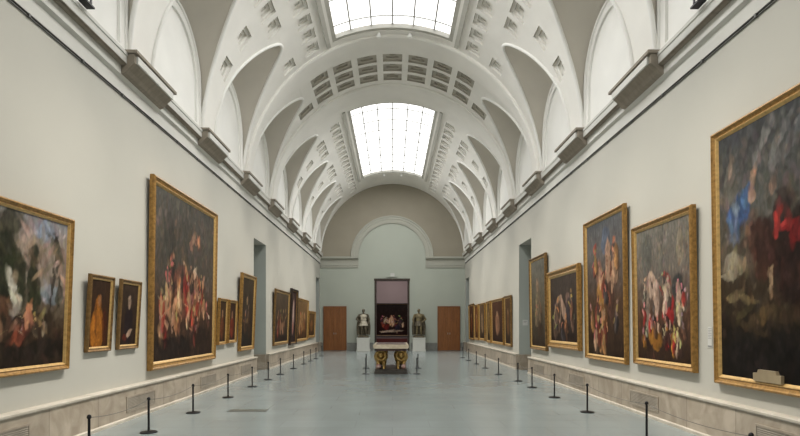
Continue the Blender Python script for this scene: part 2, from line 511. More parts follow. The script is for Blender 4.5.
# ------------------------------------------------------------------ ceiling: barrel vault with lunettes, coffers and skylights
PIERS = [9.5 + 3.47 * k for k in range(-3, 8)]
LUN = [9.5 + 3.47 * (k + 0.5) for k in range(-3, 7)]
LW, LA, LH, LS, LT = 4.53, 1.34, 5.52 + CZ, 0.57, 0.35     # lunette wall plane, half width, spring, slope
SKY = [(-8.6, 1.1), (6.3, 16.1), (21.3, 31.2)]
SKA = math.asin(1.80 / R)

def on_barrel(th, r=R):   # th from the crown, positive to the right
    return r * math.sin(th), HC + r * math.cos(th)

base = MB()
NS = 120
prof = [(R * math.cos(PI * k / NS), HC + R * math.sin(PI * k / NS)) for k in range(NS + 1)]
# solid: outer block minus barrel = one closed extruded ring
outer = [(-5.75, 6.1), (-5.75, 11.6), (5.75, 11.6), (5.75, 6.1)]
ring = [(5.75, 6.1), (R, 6.1)] + [p for p in prof if p[1] > 6.14] + [(-R, 6.1), (-5.75, 6.1), (-5.75, 11.6), (5.75, 11.6)]
base.extr_y(ring, BACK, END)
ceil = obj('ceiling', base, None)

def lun_rc(L):
    """radius and centre height of the lunette vault where it stands L from the middle of the hall"""
    d = LW - L
    r = LA - LT * d
    return r, LH + LA + LS * d - r
def in_lunette(L, y, h):
    r, c_ = lun_rc(L)
    for c in LUN:
        dz = abs(y - c)
        if r > 0 and dz <= r and h < c_ + math.sqrt(r * r - dz * dz):
            return True
    return False
def set_index(o, fn):
    for p in o.data.polygons:
        p.material_index = fn(p)
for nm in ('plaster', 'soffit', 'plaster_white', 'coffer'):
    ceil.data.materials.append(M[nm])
cut = MB()
NL = 28
for c in LUN:
    for s in (-1, 1):
        rings = []
        for Lx in (LW, 2.0):
            r, c_ = lun_rc(Lx)
            rings.append([(s * Lx, c - r, 5.9), (s * Lx, c + r, 5.9)] + [(s * Lx, c + r * math.cos(PI * k / NL), c_ + r * math.sin(PI * k / NL)) for k in range(NL + 1)])
        m_ = len(rings[0])
        cut.add(rings[0] + rings[1], [tuple(range(m_)), tuple(range(m_, 2 * m_))[::-1]] + [(i, (i + 1) % m_, m_ + (i + 1) % m_, m_ + i) for i in range(m_)])
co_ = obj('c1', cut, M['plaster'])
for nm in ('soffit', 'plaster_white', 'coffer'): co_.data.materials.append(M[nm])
set_index(co_, lambda p: 2 if abs(p.normal.x) > .95 else 1)  # lunette vault faces take the browner plaster, their shade put into colour
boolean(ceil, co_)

# shallow inner panel in each lunette
cut = MB()
for c in LUN:
    for s in (-1, 1):
        ra = 1.10
        pr = [(c - ra, 6.3), (c + ra, 6.3)] + [(c + ra * math.cos(PI * k / NL), LH + ra * math.sin(PI * k / NL)) for k in range(NL + 1)]
        m_ = len(pr)
        a_ = [(s * (LW - .015), y, z) for y, z in pr]; b_ = [(s * (LW + .05), y, z) for y, z in pr]
        cut.add(a_ + b_, [tuple(range(m_)), tuple(range(m_, 2 * m_))[::-1]] + [(i, (i + 1) % m_, m_ + (i + 1) % m_, m_ + i) for i in range(m_)])
co_ = obj('c2', cut, M['plaster'])
for nm in ('soffit', 'plaster_white', 'coffer'): co_.data.materials.append(M[nm])
set_index(co_, lambda p: 2)
boolean(ceil, co_)

# skylight wells + coffers
cut = MB()
def sector(th0, th1, y0, y1, r0, r1, nseg):
    """curved box in the vault: angles, depths, radii"""
    vs = []
    for y in (y0, y1):
        for r_ in (r0, r1):
            for k in range(nseg + 1):
                x, z = on_barrel(th0 + (th1 - th0) * k / nseg, r_)
                vs.append((x, y, z))
    q = nseg + 1
    A, B, C, D = 0, q, 2 * q, 3 * q
    fs = []
    for k in range(nseg):
        fs += [(A + k, A + k + 1, C + k + 1, C + k), (B + k, D + k, D + k + 1, B + k + 1), (A + k, B + k, B + k + 1, A + k + 1), (C + k, C + k + 1, D + k + 1, D + k)]
    fs += [(A, C, D, B), (A + nseg, B + nseg, D + nseg, C + nseg)]
    return vs, fs
for a, b in SKY:
    cut.add(*sector(-SKA, SKA, a, b, R - 0.2, R + 0.45, 24))
def coffer(th, y, ha, hy):
    """three-step sunk panel, as one closed stepped solid"""
    steps = [(1.0, -0.12), (1.0, 0.065), (0.62, 0.065), (0.62, 0.12), (0.28, 0.12), (0.28, 0.15)]
    vs, fs = [], []
    for sc, dr in steps:
        for da, dy in ((-1, -1), (1, -1), (1, 1), (-1, 1)):
            x, z = on_barrel(th + da * ha * sc, R + dr)
            vs.append((x, y + dy * hy * sc, z))
    for i in range(len(steps) - 1):
        for k in range(4):
            k2 = (k + 1) % 4
            fs.append((i * 4 + k, i * 4 + k2, i * 4 + 4 + k2, i * 4 + 4 + k))
    fs.append((3, 2, 1, 0)); e = (len(steps) - 1) * 4; fs.append((e, e + 1, e + 2, e + 3))
    cut.add(vs, fs)
def lunette_clear(th, y, ha, hy, mg=0.07):
    if R * math.sin(abs(th)) < 2.85:
        return True
    for da in (-1, 0, 1):
        for dy in (-1, 0, 1):
            t = abs(th) + da * (ha + mg / R); yy = y + dy * (hy + mg)
            L = R * math.sin(t); h = HC + R * math.cos(t)
            if in_lunette(L, yy, h):
                return False
    return True
rad = math.radians
SIDE = [32.4, 43.4, 54.4, 65.4]
rows = []
for a, b in SKY:
    y = 9.6 + 0.694 * 40
    while y > max(a + 0.1, 2.2):
        if y < b + (1.9 if b > 30 else 0) - 0.1: rows.append(y)
        y -= 0.694
for y in rows:
    for t in SIDE:
        ha = rad(3.0)
        for s in (-1, 1):
            if lunette_clear(rad(t), y, ha, 0.25, 0.02):
                if t > 60 and min(abs(y - p - .1) for p in PIERS) > 0.33: continue
                coffer(s * rad(t), y, ha, 0.25)
for yc in (17.75, 18.43, 19.11, 2.35, 3.03, 3.71, 4.39, 5.07):
    for t in [0, 10.9, 21.8, 32.7, 43.6, 54.5]:
        for s in ((-1, 1) if t else (1,)):
            if lunette_clear(rad(t), yc, rad(4.1), 0.25):
                coffer(s * rad(t), yc, rad(4.1), 0.25)
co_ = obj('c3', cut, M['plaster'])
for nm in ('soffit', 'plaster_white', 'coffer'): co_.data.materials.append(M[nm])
set_index(co_, lambda p: 3 if 17.4 < p.center.y < 19.45 or abs(p.normal.y) < .5 and abs(Vector((p.center.x, p.center.z - HC)).normalized().dot(Vector((p.normal.x, p.normal.z)))) < .5 else 0)  # shade put into colour: darker side walls, and ring coffers dark throughout
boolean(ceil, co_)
shade(ceil.data, 14)
print('CEIL', [m.name for m in ceil.data.materials], len(ceil.data.polygons), np.bincount([p.material_index for p in ceil.data.polygons]))
struct(ceil, 'white coffered barrel vault with lunettes', 'vaulted ceiling')

# cover behind the skylight wells
# groin mouldings and lunette archivolts
def groin_pts(c, s):
    out = []
    prs = [(-1, HC + .25), (-1, LH - .3)] + [k / 40 for k in range(41)] + [(1, LH - .3), (1, HC + .25)]
    for q in prs:
        lo, hi = 2.2, LW
        def at(L):
            r, c_ = lun_rc(L)
            if isinstance(q, tuple):
                return c - q[0] * r, q[1]
            return c + r * math.cos(PI * q), c_ + r * math.sin(PI * q)
        # walk out from the wall until the line leaves the barrel's mass
        L = LW
        while L > 2.2:
            y, h = at(L)
            if L * L + (h - HC) ** 2 < R * R: break
            L -= 0.01
        y, h = at(L)
        out.append((s * L, y, h))
    return out
k = 0
for c in LUN[1:]:
    for s in (-1, 1):
        k += 1
        g = MB().tube(groin_pts(c, s), 0.045, 8)
        # archivolt roll against the lunette wall
        ar = [(s * (LW - 0.0), c + LA * 0.965, 6.17)] + [(s * (LW - 0.0), c + LA * .965 * math.cos(PI * q / 30), LH + LA * .965 * math.sin(PI * q / 30)) for q in range(31)] + [(s * (LW - 0.0), c - LA * .965, 6.17)]
        g.tube(ar, 0.04, 8)
        struct(obj('trim_lunette_%d' % k, g, M['plaster_white'], smooth=50), 'white mouldings round a lunette', 'lunette moulding')
# transverse ribs
for i, (ya, yb_) in enumerate(((16.32, 17.32), (19.62, 20.75))):
    rb_ = MB()
    vs, fs = [], []
    pf = [(ya, 0.02), (ya, -0.05), (ya + .06, -0.08), (yb_ - .06, -0.08), (yb_, -0.05), (yb_, 0.02)]
    t0 = rad(88); nn = 100; q = len(pf)
    for j in range(nn + 1):
        t = -t0 + 2 * t0 * j / nn
        kk = min(1, max(0, (abs(math.degrees(t)) - 40) / 26)); kk = kk * kk * (3 - 2 * kk)
        ym = ya + (yb_ - ya) * (.46 if i == 0 else .55)
        for y, dr in [(ya + (y_ - ya) * (1 - kk + kk * (ym - ya) / (yb_ - ya)), d_) for y_, d_ in pf]:
            x, z = on_barrel(t, R + dr); vs.append((x, y, z))
    for j in range(nn):
        for m_ in range(q):
            m2 = (m_ + 1) % q
            fs.append((j * q + m_, (j + 1) * q + m_, (j + 1) * q + m2, j * q + m2))
    fs.append(tuple(range(q))); fs.append(tuple(range(nn * q, nn * q + q)))
    rb_.add(vs, fs)
    struct(obj('trim_vault_rib_%d' % (i + 1), rb_, M['plaster'], smooth=20), 'broad plain rib across the vault', 'vault rib')

# skylights
for i, (a, b) in enumerate(SKY):
    root = bpy.data.objects.new('window_%d' % (i + 1), None); COL.objects.link(root); root.location = (0, (a + b) / 2, HC + R)
    struct(root, ['luminous curved skylight above the viewer', 'nearer luminous curved skylight cut by the top of the view', 'farther luminous curved skylight near the end wall'][i], 'skylight')
    off = (0, (a + b) / 2, HC + R)
    g = MB(); g.add(*sector(-SKA + .004, SKA - .004, a + .01, b - .01, R + 0.16, R + 0.19, 24))
    obj('glass_pane', g, M['glass'], root, off, (0, 0, 0), smooth=20)
    f = MB()
    for s in (-1, 1):      # stepped side and end frames
        f.add(*sector(s * SKA - .028, s * SKA + .0, a, b, R + .02, R + .15, 2) if s > 0 else sector(-SKA, -SKA + .028, a, b, R + .02, R + .15, 2))
        f.add(*sector(s * (SKA + .036) - .014, s * (SKA + .036) + .014, a - .1, b + .1, R - .05, R + .03, 2))
    for y0, y1 in ((a, a + .12), (b - .12, b)):
        f.add(*sector(-SKA + .028, SKA - .028, y0, y1, R + .02, R + .15, 24))
    obj('skylight_frame', f, M['frame_grey'], root, off, (0, 0, 0), smooth=20)
    for j in range(1, 6):
        t = -SKA + 2 * SKA * j / 6
        bar = MB(); bar.add(*sector(t - .0045, t + .0045, a + .12, b - .12, R + .11, R + .157, 1))
        obj('glazing_bar', bar, M['white_bar'], root, off, (0, 0, 0))
    y = b - 0.55
    while y > a + .3:
        bar = MB(); bar.add(*sector(-SKA + .028, SKA - .028, y - .008, y + .008, R + .12, R + .157, 24))
        obj('cross_bar', bar, M['white_bar'], root, off, (0, 0, 0)); y -= 1.2
# small white fittings at the ends of the skylights
def fitting(x, y, label):
    z = HC + math.sqrt((R - .02) ** 2 - x * x)
    t = thing('ceiling_fitting', label, 'ceiling fitting', (x, y, z), 0, 'white fittings at the skylight ends')
    obj('mount', MB().lathe([(0.0, 0.05), (0.04, 0.05), (0.04, -0.03), (0.0, -0.03)], n=12), M['white_fitting'], t, smooth=40)
    obj('head', MB().lathe([(0.0, -0.03), (0.06, -0.03), (0.07, -0.07), (0.06, -0.11), (0.0, -0.125)], n=14), M['white_fitting'], t, smooth=40)
fitting(-0.42, 16.22, 'small white fitting at the near skylight end, left of the middle')
fitting(0.52, 16.22, 'small white fitting at the near skylight end, right of the middle')
fitting(-0.50, 31.32, 'small white fitting at the far skylight end, left of the middle')
fitting(0.52, 31.32, 'small white fitting at the far skylight end, right of the middle')

# ------------------------------------------------------------------ boxes on the cornice
ORD = ['nearest', 'second', 'third', 'fourth', 'fifth', 'sixth', 'farthest']
protos = {}
for s, nm in ((-1, 'left'), (1, 'right')):
    for i in range(7):
        y = 9.57 + 3.47 * i
        lab = ('long white-fronted box on the %s cornice, ' % nm) + (ORD[i] + (' to the camera' if i == 0 else ' from the camera' if i < 6 else ' from the camera'))
        gp = 'boxes along the %s cornice' % nm
        if i == 0:
            loc = (s * 4.49, y, CZ + 4.16)
            t = thing('cornice_box', lab, 'cornice box', loc, 0, gp)
            hl = 0.74
            def ex(p, y0, y1):
                m_ = MB(); m_.extr_y([(x - 4.49, z - 4.16) for x, z in p], y0, y1)
                if s < 0:
                    m_.v = [(-a, b, c) for a, b, c in m_.v]
                return m_
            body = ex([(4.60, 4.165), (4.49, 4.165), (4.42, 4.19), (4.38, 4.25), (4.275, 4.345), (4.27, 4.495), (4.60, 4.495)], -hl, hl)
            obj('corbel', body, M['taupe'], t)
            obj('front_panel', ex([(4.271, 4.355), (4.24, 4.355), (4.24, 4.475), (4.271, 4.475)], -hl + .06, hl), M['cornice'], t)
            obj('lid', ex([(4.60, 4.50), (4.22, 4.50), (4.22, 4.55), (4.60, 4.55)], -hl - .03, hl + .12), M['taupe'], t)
            protos[s] = t
        else:
            dup(protos[s], (s * 4.49, y, CZ + 4.16), lab, gp)
# spotlights on the cornice
for s, nm in ((-1, 'left'), (1, 'right')):
    t = thing('spotlight', 'small black spotlight on the %s cornice ledge at the top of the picture' % nm, 'spotlight', (s * 4.33, 7.55, CZ + 4.53), 0, None)
    obj('base_plate', MB().box(-.06, .06, -.10, .10, 0.0, .025), M['black_metal'], t)
    for q in (-1, 1):
        obj('bracket_arm', MB().box(q * .05, q * .065, -.02, .02, .025, .18), M['black_metal'], t)
    hd = MB().lathe([(0.0, -.10), (.055, -.10), (.07, .02), (.07, .12), (.05, .12), (.045, .10), (0, .10)], n=16)
    o = obj('lamp_head', hd, M['black_metal'], t, smooth=40); o.location = (0, 0, .17); o.rotation_euler = (0, rad(-40 * s), 0)

# ------------------------------------------------------------------ air vents in the dado
vp = None
for s, nm in ((-1, 'left'), (1, 'right')):
    for i, y in enumerate((6.03, 9.5, 12.97, 16.3)):
        lab = 'grey slatted air grille in the %s marble dado, %s from the camera' % (nm, ['nearest', 'second', 'third', 'fourth'][i])
        loc = (s * 4.475, y, 0.27); rz = PI / 2 if s < 0 else -PI / 2
        if vp is None:
            vp = thing('air_grille', lab, 'air grille', loc, rz, 'air grilles in the marble dado')
            f = MB()
            f.box(-.54, .54, -.012, 0, -.135, -.11); f.box(-.54, .54, -.012, 0, .11, .135); f.box(-.54, -.515, -.012, 0, -.11, .11); f.box(.515, .54, -.012, 0, -.11, .11)
            obj('frame', f, M['marble'], vp)
            obj('back_plate', MB().box(-.515, .515, -.003, 0.0, -.11, .11), M['taupe'], vp)
            sl = MB()
            for j in range(9):
                z = -.10 + j * .025
                sl.add([(-.515, -.011, z), (.515, -.011, z), (.515, -.003, z + .014), (-.515, -.003, z + .014)], [(0, 1, 2, 3)])
            obj('slats', sl, M['vent'], vp, fix=False)
        else:
            dup(vp, loc, lab, rz=rz)

# ------------------------------------------------------------------ paintings
def up2(a, h, w):
    """smooth upsample of a small random grid"""
    gh, gw = a.shape
    y = np.linspace(0, gh - 1, h); x = np.linspace(0, gw - 1, w)
    y0 = np.clip(np.floor(y).astype(int), 0, gh - 2); x0 = np.clip(np.floor(x).astype(int), 0, gw - 2)
    fy = (y - y0)[:, None]; fx = (x - x0)[None, :]
    fy = fy * fy * (3 - 2 * fy); fx = fx * fx * (3 - 2 * fx)
    a00 = a[np.ix_(y0, x0)]; a01 = a[np.ix_(y0, x0 + 1)]; a10 = a[np.ix_(y0 + 1, x0)]; a11 = a[np.ix_(y0 + 1, x0 + 1)]
    return (a00 * (1 - fx) + a01 * fx) * (1 - fy) + (a10 * (1 - fx) + a11 * fx) * fy
def fbm(rng, h, w, asp, f0=3, octv=4):
    out = np.zeros((h, w)); amp = 1; tot = 0
    for o in range(octv):
        g = f0 * 2 ** o
        out += amp * up2(rng.random((max(2, int(g * asp) + 1), g + 1)), h, w); tot += amp; amp *= 0.6
    return out / tot
def lin(c):
    return np.array([((x / 255.0) / 12.92 if x / 255.0 < .04045 else ((x / 255.0 + .055) / 1.055) ** 2.4) for x in c])

def paint(w, h, seed, grad, blobs, rough=0.5, res=96):
    """loose, generic oil composition: graded ground + soft dabs of colour (u from left, v from bottom)"""
    rng = np.random.default_rng(seed)
    asp = h / w
    nx, ny = (res, max(8, int(res * asp))) if asp <= 1 else (max(8, int(res / asp)), res)
    U, V = np.meshgrid(np.linspace(0, 1, nx), np.linspace(0, 1, ny))
    wu = (fbm(rng, ny, nx, asp, 7) - .5) * 0.09; wv = (fbm(rng, ny, nx, asp, 7) - .5) * 0.09
    Uw, Vw = U + wu, V + wv
    vs = [g[0] for g in grad]; cs = np.array([lin(g[1]) for g in grad])
    img = np.stack([np.interp(Vw, vs, cs[:, i]) for i in range(3)], -1)
    img *= (0.7 + 0.6 * fbm(rng, ny, nx, asp, 6))[..., None]
    for (u, v, ru, rv, rot, col, al) in blobs:
        du, dv = Uw - u, Vw - v
        a = math.radians(rot)
        x = (du * math.cos(a) + dv * math.sin(a)) / ru; y = (-du * math.sin(a) + dv * math.cos(a)) / rv
        d = x * x + y * y
        m_ = np.clip((1.2 - d) / 0.45, 0, 1)
        m_ = m_ * m_ * (3 - 2 * m_) * al * np.clip(0.6 + fbm(rng, ny, nx, asp, 9) * .9, 0, 1)
        sh = (0.45 + 1.1 * fbm(rng, ny, nx, asp, 14))[..., None] * (1.0 - 0.25 * np.clip(x, -1, 1))[..., None]
        img = img * (1 - m_[..., None]) + lin(col)[None, None] * sh * m_[..., None]
    # many small dabs, each a lighter, darker, warmer or cooler version of the colour beneath
    n_st = int(nx * ny / 20)
    for _ in range(n_st):
        cu, cv = rng.random(), rng.random()
        ru = rng.uniform(.004, .018) * max(1, .5 / w + .5); rv = ru * rng.uniform(.8, 3.2) / asp
        i0, i1 = int(max(0, (cv - 2 * max(ru, rv)) * ny)), int(min(ny, (cv + 2 * max(ru, rv)) * ny + 1))
        j0, j1 = int(max(0, (cu - 2 * max(ru, rv)) * nx)), int(min(nx, (cu + 2 * max(ru, rv)) * nx + 1))
        if i1 - i0 < 1 or j1 - j0 < 1: continue
        base_c = img[min(ny - 1, int(cv * ny)), min(nx - 1, int(cu * nx))].copy()
        k = math.exp(rng.normal(0.0, .30))
        tint = np.array([1 + rng.uniform(-.05, .25), 1 + rng.uniform(-.06, .06), 1 + rng.uniform(-.22, .12)])
        cc = np.clip(base_c * k * tint + .004, 0, .75)
        a = math.radians(rng.uniform(-40, 40))
        du, dv = U[i0:i1, j0:j1] - cu, (V[i0:i1, j0:j1] - cv)
        x = (du * math.cos(a) + dv * math.sin(a)) / ru; y = (-du * math.sin(a) + dv * math.cos(a)) / rv
        m_ = np.clip(1.3 - (x * x + y * y), 0, 1)[..., None] * .6
        img[i0:i1, j0:j1] = img[i0:i1, j0:j1] * (1 - m_) + cc * m_
    return np.clip(img * .74, 0, 1), nx, ny

FR = {'gold': 'gold', 'dull': 'gold_dark', 'dark': 'dark_wood'}
def painting(side, y0, y1, zb, zt, label, seed, grad, blobs, fw=0.12, proud=0.08, frame='gold', res=90, wall=None, plaque=False, group=None, tilt=None):
    w = y1 - y0; h = zt - zb
    if side == 0:
        loc = ((y0 + y1) / 2, wall, zb); rz = 0
    else:
        loc = (side * WL, (y0 + y1) / 2, zb); rz = PI / 2 if side < 0 else -PI / 2
    t = thing('framed_painting', label, 'painting', loc, rz, group)
    if tilt is None: tilt = 0 if side == 0 else (2.2 if side < 0 else 0.9)
    t.rotation_euler = (math.radians(tilt), 0, rz)
    p = proud
    pf = [(0, 0), (0, p * .75), (fw * .10, p * .95), (fw * .22, p), (fw * .34, p * .80), (fw * .58, p * .62), (fw * .70, p * .74), (fw * .80, p * .66), (fw, p * .36), (fw, 0)]
    vs, fs = [], []
    for ins, pr in pf:
        x0_, x1_ = -w / 2 + ins, w / 2 - ins
        za, zb_ = ins, h - ins
        vs += [(x0_, -pr, za), (x1_, -pr, za), (x1_, -pr, zb_), (x0_, -pr, zb_)]
    for i in range(len(pf) - 1):
        for k in range(4):
            k2 = (k + 1) % 4
            fs.append((i * 4 + k, i * 4 + k2, i * 4 + 4 + k2, i * 4 + 4 + k))
    fo = obj('frame', MB().add(vs, fs[:24]), M[FR[frame]], t)
    obj('inner_lip', MB().add(vs, fs[24:]), M['gold_lip'] if frame != 'dark' else M['gold_dark'], t)  # lip coloured brighter to carry its lit look on every side
    cw, ch = w - 2 * fw + .01, h - 2 * fw + .01
    img, nx, ny = paint(cw, ch, seed, grad, blobs, res=res)
    X, Z = np.meshgrid(np.linspace(-cw / 2, cw / 2, nx), np.linspace(0, ch, ny) + fw - .005)
    co = np.stack([X, np.full_like(X, -p * .36 - .001), Z], -1).reshape(-1, 3)
    idx = np.arange(nx * ny).reshape(ny, nx)
    fc = np.stack([idx[:-1, :-1], idx[:-1, 1:], idx[1:, 1:], idx[1:, :-1]], -1).reshape(-1, 4)
    me = bpy.data.meshes.new('canvas')
    me.from_pydata(co.tolist(), [], fc.tolist())
    at = me.color_attributes.new('Paint', 'FLOAT_COLOR', 'POINT')
    c4 = np.concatenate([img.reshape(-1, 3), np.ones((nx * ny, 1))], 1).astype(np.float32)
    at.data.foreach_set('color', c4.ravel())
    link('canvas', me, mat_canvas('oil_paint_%d' % seed, seed), t)
    if plaque:
        pl = MB()
        px = w / 2 - 0.0
        a, b = plaque
        prf = [(a, 0), (b, 0), (b, .10), (b - .07, .10), (b - .09, .145), (a + .09, .145), (a + .07, .10), (a, .10)]
        n_ = len(prf)
        pl.add([(x, -p * .62 - .02, z + fw * .9) for x, z in prf] + [(x, -p * .36 - .002, z + fw * .9) for x, z in prf],
               [tuple(range(n_)), tuple(range(n_, 2 * n_))[::-1]] + [(i, (i + 1) % n_, n_ + (i + 1) % n_, n_ + i) for i in range(n_)])
        o = obj('plaque', pl, M['brass'], t); o['label'] = 'pale stepped plaque at the foot of the frame'
    return t
def L(y0, y1, up, dn, **k):      # heights from eye level
    return dict(y0=y0, y1=y1, zb=CZ - dn, zt=CZ + up)
DK = (26, 20, 15); BR = (70, 48, 32); FL_ = (196, 158, 124); RD = (132, 44, 34); GY = (96, 92, 84)
def figs(rng, n, u0, u1, v0, v1, s, cols):
    out = []
    for _ in range(n):
        u, v = rng.uniform(u0, u1), rng.uniform(v0, v1)
        c = cols[int(rng.integers(len(cols)))]
        out.append((u, v, s * rng.uniform(.5, 1.1), s * rng.uniform(1.2, 2.6), rng.uniform(-35, 35), c, .85))
    return out
def folk(rng, n, u0, u1, v0, v1, s, asp, robes, skin=(196, 152, 120)):
    """loose anonymous figures: a robe, a head, an arm or two"""
    out = []
    for _ in range(n):
        u, v = rng.uniform(u0, u1), rng.uniform(v0, v1)
        r = robes[int(rng.integers(len(robes)))]; k = rng.uniform(.75, 1.15)
        sk = [c * rng.uniform(.7, 1.05) for c in skin]; lean = rng.uniform(-18, 18)
        sh = [c * .55 for c in r]
        out += [(u + .5 * s, v - .3 * s, s * .75 * k, s * 2.0 * k / asp, lean, sh, .85), (u, v, s * .8 * k, s * 1.9 * k / asp, lean, r, .92),
                (u - s * .25, v - s * .8 / asp, s * .3 * k, s * 1.2 * k / asp, lean + 10, [min(255, c * 1.35) for c in r], .7),
                (u - .03 * s + math.sin(math.radians(-lean)) * s * 2, v + 2.45 * s / asp, s * .34, s * .42 / asp, 0, sk, .95),
                (u + rng.uniform(-1, 1) * s, v + .9 * s / asp, s * .18, s * .95 / asp, rng.uniform(-70, 70), sk, .9)]
    return out
g = np.random.default_rng(3)
# left wall, near to far ------------------------------------------------
painting(-1, 4.40, 7.44, CZ - .61, CZ + 1.47, 'large landscape painting with trees and pale sky, cut by the left edge', 11,
         [(0, (38, 30, 22)), (.22, (64, 48, 34)), (.42, (92, 82, 68)), (.55, (140, 130, 118)), (.8, (158, 142, 128)), (1, (134, 134, 138))],
         [(.84, .90, .10, .07, 15, (122, 134, 152), .9), (.90, .50, .09, .07, 0, (124, 134, 142), .8), (.30, .7, .2, .2, 0, (150, 140, 124), .8),
          (.57, .92, .13, .10, 20, (60, 58, 40), .9), (.60, .62, .06, .26, 0, (34, 38, 24), .97), (.66, .56, .05, .20, 6, (44, 48, 30), .95), (.755, .58, .038, .22, -3, (36, 40, 26), .97), (.77, .48, .045, .12, 0, (42, 46, 30), .95),
          (.50, .6, .08, .26, 0, (40, 40, 26), .95), (.34, .5, .07, .3, 0, (46, 46, 30), .95), (.15, .55, .1, .32, 0, (48, 46, 32), .95),
          (.905, .62, .010, .30, -4, (52, 46, 38), .95), (.945, .66, .012, .28, 5, (48, 44, 36), .95), (.925, .80, .04, .10, 30, (84, 80, 66), .8), (.955, .50, .02, .1, 0, (58, 56, 42), .8),
          (.62, .28, .20, .10, 0, (46, 36, 26), .9), (.82, .30, .14, .07, 0, (60, 48, 34), .9)]
         + folk(g, 14, .44, .93, .20, .42, .022, .68, [(120, 92, 70), (110, 60, 44), (74, 62, 50), (150, 134, 112), (56, 42, 32), (60, 44, 34)])
         + [(.645, .50, .020, .12, 6, (206, 200, 186), .92), (.66, .40, .028, .08, -10, (190, 182, 166), .85), (.735, .34, .022, .09, -8, (190, 132, 102), .92), (.60, .38, .05, .06, 10, (84, 62, 44), .9), (.85, .12, .18, .07, 0, (30, 24, 17), .9), (.55, .1, .2, .07, 0, (34, 27, 19), .9)], fw=.10, res=190)
painting(-1, 7.90, 8.58, CZ - .41, CZ + .77, 'small portrait in dull gold frame with ochre robe, left of its pair', 12,
         [(0, (60, 36, 20)), (1, (58, 40, 28))],
         [(.40, .26, .36, .34, 0, (168, 104, 34), .95), (.40, .56, .17, .22, 0, (156, 96, 34), .9), (.30, .40, .06, .3, 12, (110, 64, 24), .8), (.46, .70, .09, .08, 0, (150, 104, 70), .8), (.78, .30, .14, .26, 10, (74, 34, 18), .8)], fw=.08, proud=.06, tilt=3.4, frame='dull', res=60)
painting(-1, 8.80, 9.50, CZ - .41, CZ + .77, 'small portrait in dull gold frame with dark robe, right of its pair', 13,
         [(0, (46, 30, 22)), (1, (60, 46, 36))],
         [(.5, .34, .26, .32, 0, (34, 24, 28), .9), (.5, .70, .10, .12, 0, (160, 136, 116), .9), (.56, .20, .18, .05, 15, (176, 148, 126), .85), (.3, .12, .14, .05, 0, (96, 40, 30), .8)], fw=.08, proud=.06, tilt=3.4, frame='dull', res=60)
painting(-1, 9.93, 13.55, CZ - .86, CZ + 2.82, 'huge tall painting of crowded red and pale figures, largest on left wall', 14,
         [(0, (40, 28, 20)), (.3, (70, 50, 38)), (.55, (78, 72, 64)), (1, (76, 74, 68))],
         [(.60, .80, .03, .045, -20, (172, 134, 110), .85), (.66, .77, .045, .025, 30, (160, 118, 96), .85), (.56, .75, .03, .03, 20, (150, 110, 90), .8), (.70, .72, .05, .03, -10, (104, 80, 68), .7), (.2, .6, .1, .3, 0, (62, 60, 54), .7), (.5, .42, .28, .16, 0, (120, 70, 54), .6),
          (.52, .38, .07, .16, 0, (142, 46, 38), .9), (.70, .40, .06, .13, 10, (136, 52, 40), .9), (.18, .40, .05, .14, -10, (186, 160, 128), .9), (.32, .30, .08, .08, 0, (176, 130, 98), .9)]
         + folk(g, 16, .10, .92, .40, .56, .038, 1.0, [(96, 60, 50), (84, 74, 66), (120, 48, 40), (134, 104, 82), (58, 48, 44)])
         + folk(g, 26, .08, .94, .14, .40, .04, 1.0, [(150, 46, 38), (186, 150, 116), (120, 84, 60), (140, 60, 46), (74, 50, 42), (160, 126, 94)])
         + figs(g, 20, .12, .92, .20, .58, .018, [(190, 150, 122), (150, 46, 36), (176, 132, 100), (64, 44, 40), (90, 70, 60), (200, 176, 150)])
         + [(.3, .08, .3, .07, 0, (30, 22, 18), .9), (.75, .1, .2, .08, 0, (46, 32, 24), .9)], fw=.16, proud=.10, res=190, tilt=.9)
painting(-1, 13.83, 14.52, CZ - .52, CZ + .71, 'small narrow brown portrait beside the huge painting on left wall', 15, [(0, (48, 30, 20)), (1, (60, 42, 28))],
         [(.5, .35, .25, .3, 0, (110, 60, 34), .9), (.5, .68, .1, .1, 0, (170, 130, 96), .9)], fw=.08, res=50)
painting(-1, 14.66, 15.42, CZ - .50, CZ + .70, 'small narrow reddish portrait just left of the tall dark painting by the opening', 16, [(0, (48, 24, 18)), (1, (58, 36, 26))],
         [(.5, .35, .27, .3, 0, (120, 48, 30), .9), (.5, .68, .1, .1, 0, (168, 124, 94), .9)], fw=.08, res=50)
painting(-1, 15.73, 17.30, CZ - .78, CZ + 1.56, 'tall dark gold-framed painting just before the left opening', 17, [(0, (34, 26, 20)), (1, (66, 54, 40))],
         folk(g, 4, .3, .7, .3, .55, .1, 1.5, [(110, 80, 52), (80, 58, 42), (140, 106, 70)]) + [(.45, .66, .06, .07, 0, (168, 136, 100), .9), (.7, .3, .12, .2, 0, (60, 40, 28), .9)], fw=.13, proud=.10, res=70)
painting(-1, 20.3, 23.1, CZ - .80, CZ + 1.40, 'wide brown painting just beyond the left opening', 18, [(0, (44, 30, 22)), (1, (92, 76, 60))],
         folk(g, 7, .2, .8, .2, .55, .07, .8, [(130, 92, 66), (110, 56, 42), (84, 62, 46)]) + figs(g, 8, .2, .8, .2, .6, .06, [(160, 120, 92), (120, 60, 44), (80, 60, 46)]), fw=.13, frame='dull', res=60)
painting(-1, 23.35, 24.85, CZ - .89, CZ + 1.62, 'narrow black-framed painting with pale upright shape, only black frame on left wall', 19, [(0, (40, 24, 24)), (1, (60, 40, 38))],
         [(.5, .5, .16, .36, 0, (190, 160, 150), .9), (.5, .3, .14, .15, 0, (150, 96, 84), .8)], fw=.12, proud=.12, frame='dark', res=50)
